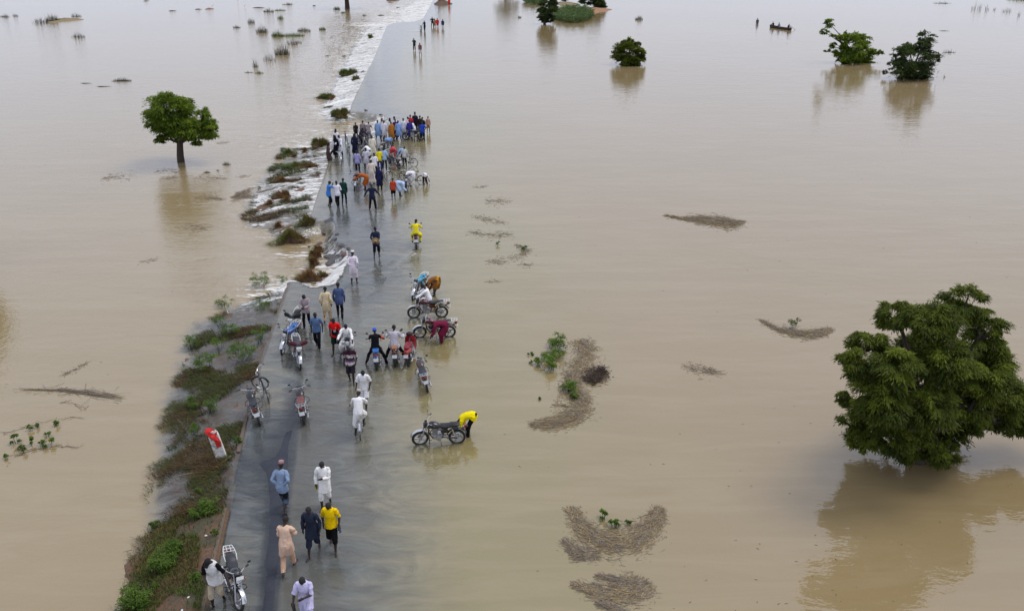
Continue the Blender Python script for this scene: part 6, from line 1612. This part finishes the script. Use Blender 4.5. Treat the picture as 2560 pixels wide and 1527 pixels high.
person(988, 918, -2, 'straddle', 'sweater', 'c0bcc4', 'slim', '1a1c22', 'rider in pale grey sweater sitting astride, seen from behind', at=G(988, 904), group=GM, extra=dict(armr=(.34, .40, 1.10, 'A'), arml=(-.34, .40, 1.10, 'A')))
person(1103, 855, 88, 'bend', 'kaftan', '74203c', 'baggy', '6a1c36', 'person in maroon kaftan bending to wash a motorcycle', group=GM)
person(1072, 792, 88, 'ride', 'tunic', 'f4f2f4', 'baggy', 'f0eef0', 'rider in bright white sitting side-on on a dark red motorcycle', at=G(1073, 788), group=GM, arm=None, face=(20, 0))
person(1086, 737, 70, 'bend2', 'kaftan', '8c5a30', 'shorts', '7a4a28', 'person in brown kaftan bending behind the teal motorcycle', group=GM, pattern=lambda n, V, c: np.where((V[:, 2:3] > .80) & (V[:, 2:3] < 1.0) & (V[:, 1:2] < -.03), np.array([hexc('d0a020')]), c) if n == 'kaftan' else c)
person(886, 709, 2, 'stand', 'tunic', 'e8dce4', 'rolled', 'e6d2da', 'person in pale pink tunic and white cap standing at the washout', 'kufi', 'f0ece6', arm=('down', 'behind'), sc=1.02, group=GM)
_, J4 = person(942, 644, -4, 'step', 'shirt', '232a40', 'rolled', '161a24', 'person in navy with a straw hat slung on the back', 'cap', '1a1a20', arm=('behind', 'behind'), sc=1.02, group=GM)
person(1041, 626, 1, 'ride', 'tunic', 'f2e030', 'trousers', 'efdc30', 'rider all in bright yellow riding away through the water', at=G(1041, 618), group=GM)
person(1169, 1086, 80, 'bend2', 'tee', 'f6e010', 'trousers', '15151a', 'person in yellow shirt bending at the tail of the black motorcycle', group=GM)
# straw hat and walking sticks
hp = J4['chest'] + Vector((.02, -.20, -.16)); mb = MB()
mb.loft([(.0, 0, 0, .03, .03), (.01, 0, 0, .20, .20), (-.012, 0, 0, .205, .205), (-.015, 0, 0, .10, .10), (-.10, 0, 0, .085, .085), (-.13, 0, 0, .03, .03)], 22, 'y')
o = ob('straw_hat', mb.mesh('straw_hat'), pmat('straw_weave', (.42, .28, .14), .85, var=.35, scale=14, bump=.5), loc=hp, rot=(R(12), 0, 0)); tag(o, 'round straw hat slung on the back of the person in navy', 'hat')
mb = MB(); mb.loft([(-.05, 0, 0, .07, .07), (-.12, 0, 0, .05, .05), (-.135, 0, 0, .02, .02)], 14, 'y')
ob('crown', mb.mesh('crown'), pmat('hat_leather', (.16, .05, .025), .7), o, loc=(0, -.012, 0))
mb = MB(); q = J4['wrr']; e = G(958, 623) ; mb.tube([(0, 0, 0), Vector((q.x + .42, q.y - .12, .45)) - q], .013, 6)
o = ob('walking_stick', mb.mesh('walking_stick'), M_BARK, loc=q); tag(o, 'thin stick held behind the back by the person with the straw hat', 'stick')
# the crowd: lower rows
person(824, 516, -75, 'wide', 'shirt', '4a86d4', 'rolled', '14161c', 'person in bright blue shirt raising a hand at the left edge of the road', arm=('point', 'down'), group=GCR)
person(846, 517, 40, 'step', 'tee', 'e8e6ee', 'trousers', '15171c', 'person in white shirt and black trousers holding up a phone', arm=('down', 'phone'), group=GCR)
person(861, 510, -5, 'stand', 'shirt', '1f4038', 'slim', '15201f', 'person in dark green shirt standing behind the white shirt', group=GCR)
person(913, 475, 86, 'stoop', 'kaftan', 'b05c26', 'rolled', 'a85420', 'person in orange-brown kaftan stooping over the headlight motorcycle', group=GCR)
person(930, 461, -2, 'step', 'robe', 'dcd0c4', 'baggy', 'd0c4b8', 'person in long cream robe and cap walking into the crowd', 'kufi', 'd8ccbc', sc=1.04, group=GCR)
person(950, 478, 0, 'step', 'kaftan', '26284a', 'slim', '1a1c34', 'person in hooded dark blue kaftan with the back to us', 'hood', '26284a', group=GCR)
_, J5 = person(932, 524, 0, 'wide', 'shirt', '222840', 'trousers', '14161e', 'person in dark suit and grey cap leaning on a cane', 'cap', '4a5058', arm=('out', 'out'), group=GCR)
mb = MB(); q = J5['wrr']; mb.tube([(0, 0, 0), Vector((.12, .05, -q.z))], .013, 6); o = ob('walking_stick', mb.mesh('walking_stick'), pmat('pale_stick_20', (.2, .15, .06), .8), loc=q); tag(o, 'pale cane of the person in the dark suit', 'stick')
person(984, 498, 4, 'step', 'tee', 'c2482c', 'shorts', '15151a', 'short person in red-orange shirt and black shorts with the back to us', sc=.84, group=GCR)
person(1001, 489, -80, 'bend', 'kaftan', 'b8d0ee', 'rolled', 'a8c4ea', 'person in pale blue kaftan bending to the right over a motorcycle', group=GCR)
person(1027, 464, 82, 'bend', 'kaftan', 'f0eef2', 'trousers', 'eceaf0', 'person in white bending to the left near the olive bicycle', group=GCR)
person(1063, 461, -8, 'bend2', 'tee', 'f2f0f0', 'trousers', '3a2624', 'short person in white shirt and brown trousers bent double at the far right', sc=.86, group=GCR)
# middle rows
person(895, 434, -3, 'stand', 'tee', 'a29cca', 'slim', '1a1c2c', 'person in lavender-blue shirt and dark trousers from behind', group=GCR)
person(917, 427, 3, 'stand', 'tunic_s', 'd8d4e0', 'slim', '1e1a20', 'person in white striped tunic left of the long cream robe', group=GCR, pattern=lambda n, V, c: np.where((np.sin(V[:, 0:1] * 130) > .3), c * .72, c) if n == 'tunic' else c)
person(938, 441, 0, 'stand', 'tee', 'ece8ea', 'trousers', '303038', 'person in white T-shirt half hidden behind the long cream robe', group=GCR)
person(950, 426, 0, 'stand', 'tee', 'f0dc30', 'trousers', '3a3c78', 'person in yellow T-shirt and blue trousers in the crowd', sc=.97, group=GCR)
person(962, 425, -4, 'stand', 'tee', 'a8c2e6', 'slim', '14151b', 'person in pale blue shirt right of the yellow T-shirt', group=GCR)
person(983, 398, 10, 'bend2', 'tee', 'd8505c', 'trousers', 'dc5460', 'person in coral red bending away over a motorcycle', group=GCR)
person(1006, 405, 70, 'bend', 'tunic_s', 'a0bce0', 'rolled', '30425c', 'person in blue and white patterned tunic bending left', group=GCR, pattern=lambda n, V, c: np.where((np.sin(V[:, 0:1] * 70) * np.sin(V[:, 2:3] * 60) > .2), np.array([hexc('5a80b8')]), c) if n == 'tunic' else c)
person(1012, 416, -4, 'stand', 'tee', 'c4c4c0', 'slim', '1a1a20', 'short person in pale grey shirt and black trousers beside the big wheel', sc=.88, group=GCR)
person(933, 393, 0, 'stand', 'robe', 'ece2cc', 'baggy', 'dcd4c0', 'person in long ivory robe deep in the crowd', group=GCR)
person(922, 404, 40, 'stoop', 'tunic', 'f0ecec', 'trousers', '2a2a30', 'person in white tunic leaning to the left in the middle of the crowd', group=GCR)
person(903, 366, -120, 'ride', 'shirt', '302a40', 'slim', '17171e', 'dark-clothed rider on the black motorcycle in the crowd', at=G(903, 367), group=GCR)
person(888, 388, -10, 'stand', 'robe', '20243a', 'slim', '16161e', 'person in long dark navy robe next to the dark green bicycle', 'scarf', '1b1c28', group=GCR)
person(822, 401, -70, 'step', 'kaftan', '55433f', 'slim', '1a1614', 'person in brown coat at the far left of the crowd', 'scarf', '15110f', group=GCR)
person(834, 391, -60, 'walk', 'tunic', 'e2dcde', 'trousers', '14141a', 'person in white top and black trousers leaning left of the black robe', 'cap', '15151a', group=GCR)
person(842, 392, 150, 'stand', 'robe', '16161c', 'slim', '121216', 'person in black robe at the left of the crowd', 'scarf', '0f0f12', group=GCR)
person(852, 391, 170, 'step', 'kaftan', 'ecebf2', 'trousers', '2c3048', 'person in white with a black belt pushing the white bicycle', group=GCR, extra=dict(armr=(.22, .42, 1.0, 'A'), arml=(-.22, .42, 1.0, 'A')), pattern=lambda n, V, c: np.where((V[:, 2:3] > .96) & (V[:, 2:3] < 1.01) & (np.abs(V[:, 0:1]) < .25), np.array([hexc('101014')]), c) if n == 'kaftan' else c)
person(842, 376, -20, 'stand', 'tunic', 'f2f0f4', 'trousers', '2a2a30', 'person in white with black headscarf behind the black robe', 'scarf', '0d0d10', group=GCR)
# back rows
person(891, 350, 0, 'stand', 'tee', '2c2428', 'trousers', '1a1618', 'short person in dark brown shirt at the back left', sc=.86, group=GCR)
person(909, 353, 0, 'wide', 'kaftan', '8a7a7c', 'rolled', '6a5c58', 'person in grey-brown kaftan with the back to us at the upper washout', group=GCR, sc=1.02)
person(923, 354, -8, 'step', 'shirt', '9a9092', 'trousers', '857a7a', 'person in grey suit and cap holding the grey bicycle', 'cap', '8f8a8a', arm=('reach', 'down'), group=GCR)
person(946, 351, 0, 'wide', 'kaftan', '8fb0dc', 'rolled', '5870a0', 'person in pale blue kaftan left of the white kaftan at the back', group=GCR)
person(957, 346, 0, 'stand', 'tunic', 'd8d0d0', 'trousers', '504848', 'person in brown turban behind the blue and white kaftans', 'scarf', '6a4030', group=GCR)
person(962, 352, 2, 'stand', 'kaftan', 'e6e4ee', 'rolled', 'cdc8dc', 'person in white kaftan next to the pale blue one', group=GCR)
person(976, 346, -10, 'stand', 'kaftan', 'f0eee8', 'trousers', 'dcdad4', 'person in white with black headscarf in the back row', 'scarf', '101014', group=GCR)
person(987, 344, 0, 'stand', 'kaftan', 'e8e8f0', 'trousers', 'd8d8e4', 'tall person in white at the middle of the back row', sc=1.05, group=GCR)
person(980, 355, 4, 'stand', 'kaftan', 'b4742c', 'rolled', 'a86a28', 'person in ochre-orange kaftan in front of the back row', group=GCR)
person(990, 348, 0, 'stand', 'robe', '5a1c38', 'slim', '2a1420', 'person in dark maroon robe right of the ochre kaftan', group=GCR)
person(997, 351, 0, 'wide', 'kaftan', '8eb2e8', 'slim', '30406c', 'person in light blue kaftan and grey cap in the back row', 'kufi', 'b0b4b8', group=GCR)
person(1010, 346, 0, 'stand', 'tunic', 'ebe9ee', 'baggy', 'dcd8de', 'person in white tunic right of the light blue kaftan', group=GCR)
person(1021, 342, 0, 'stand', 'tee', 'ecc8d0', 'trousers', '60586a', 'person in pale pink at the back right', group=GCR)
person(1027, 337, 0, 'stand', 'tee', 'c02238', 'trousers', '402028', 'person in red half hidden at the back right', group=GCR)
person(1039, 334, 0, 'stand', 'shirt', '222536', 'trousers', '14151c', 'tall person in dark navy at the very back of the crowd', 'kufi', '6a6e6a', sc=1.08, group=GCR)
person(1025, 350, 0, 'stand', 'kaftan', '38388c', 'slim', '262650', 'person in purple-blue right of the white tunic', group=GCR)
person(1036, 351, 88, 'ride', 'tunic', 'f0eef4', 'baggy', 'e6e4ea', 'rider in white with red cap at the back right of the crowd', 'kufi', 'c01c24', at=G(1036, 348), group=GCR)
person(1051, 339, 0, 'stand', 'tee', '3a1820', 'trousers', '1c1418', 'person in dark red behind the blue shirt', group=GCR)
person(1057, 343, 0, 'stand', 'tee', '1c1e24', 'trousers', '14141a', 'person in black right behind the blue shirt', group=GCR)
person(1056, 353, 0, 'wide', 'tee', '2a48b4', 'slim', '20263c', 'short person in royal blue shirt, hand on hip, right end of back row', arm=('akimbo', 'down'), sc=.96, group=GCR)
person(1071, 331, 0, 'stand', 'tee', 'c49a8c', 'shorts', 'b88a5c', 'short person in tan clothes standing alone right of the crowd', sc=.82, group=GCR)
# far off on the road
person(1036, 127, 10, 'stand', 'tee', '22262c', 'trousers', '16181e', 'far person in black raising a phone in the flooded road', arm=('down', 'phone'), group=GFA)
person(1051, 139, 170, 'step', 'tee', '8a5a5c', 'shorts', 'd8d0d8', 'far person in faded red top and white shorts walking towards us', group=GFA)
person(1062, 78, 30, 'step', 'tunic', '1c1e26', 'trousers', '16161c', 'far person in black pushing a motorcycle', arm=('reach', 'reach'), group=GFA)
person(1081, 67, 0, 'wide', 'tee', '15161c', 'trousers', '1a1a20', 'far person in black, leftmost of the far group', arm=('akimbo', 'akimbo'), group=GFA)
person(1087, 68, 0, 'stand', 'kaftan', 'a87850', 'rolled', '8a6048', 'far person in orange-brown in the far group', sc=.9, group=GFA)
person(1094, 69, 0, 'stand', 'tunic', 'c83040', 'baggy', 'e8d8e0', 'far person in red top and white trousers', group=GFA)
person(1107, 70, 0, 'stand', 'shirt', '2c3850', 'baggy', 'e6e6ee', 'far person in dark blue top and white trousers, rightmost of the far group', group=GFA)
person(1123, 15, 0, 'stand', 'kaftan', 'e0342c', 'baggy', 'd03028', 'far person in bright red at the top edge', group=GFA)
person(1097, 11, -40, 'stoop', 'tee', '24262e', 'trousers', '1a1c22', 'far person in black stooping on the earth mound at the top', group=GFA, zoff=.7)
person(1893, 60, 0, 'stand', 'tee', '50545e', 'trousers', '20222a', 'lone wader chest-deep left of the canoe', z=-.75, group=GFA)
# blue bag on a motorcycle in the crowd
B = G(972, 377) + Vector((0, 0, .85)); mb = MB(); mb.ell((0, 0, 0), (.30, .24, .17), 12, 7); mb.ell((.18, .05, .05), (.18, .2, .16), 10, 6)
o = ob('bag', mb.mesh('bag'), pmat('blue_bundle', (.18, .32, .55), .8, var=.6, scale=5), loc=B); tag(o, 'blue and white bundle tied on a motorcycle in the crowd', 'bag')
B = gz(G(537, 1340)); 
for i, (px, py, lab) in enumerate([(515, 1338, 'white plastic scrap on the red earth of the near bank'), (471, 1492, 'white scrap near the bottom of the bank'), (455, 1524, 'pale scrap at the bottom edge of the bank'), (475, 1113, 'white rag left of the flag post'), (575, 762, 'white scrap in the upper bank'), (569, 779, 'second white scrap in the upper bank')]):
    p = G(px, py, -.1); z = max(gz(p)[:2]) + .03; p = G(px, py, z); mb = MB(); mb.ell((0, 0, 0), (.035, .025, .014), 7, 4)
    V = [(v[0] * (1 + .5 * rng.random()), v[1] * (1 + .5 * rng.random()), v[2] * (1 + rng.random())) for v in mb.v]; mb.v = V
    o = ob('litter', mb.mesh('litter', False), M_WHT, loc=p, rot=(0, 0, i)); tag(o, lab, 'litter', 'litter on the bank')
scene.cycles.max_bounces = 7; scene.cycles.transparent_max_bounces = 10; scene.cycles.diffuse_bounces = 3; scene.cycles.glossy_bounces = 3
scene.cycles.caustics_reflective = False; scene.cycles.caustics_refractive = False
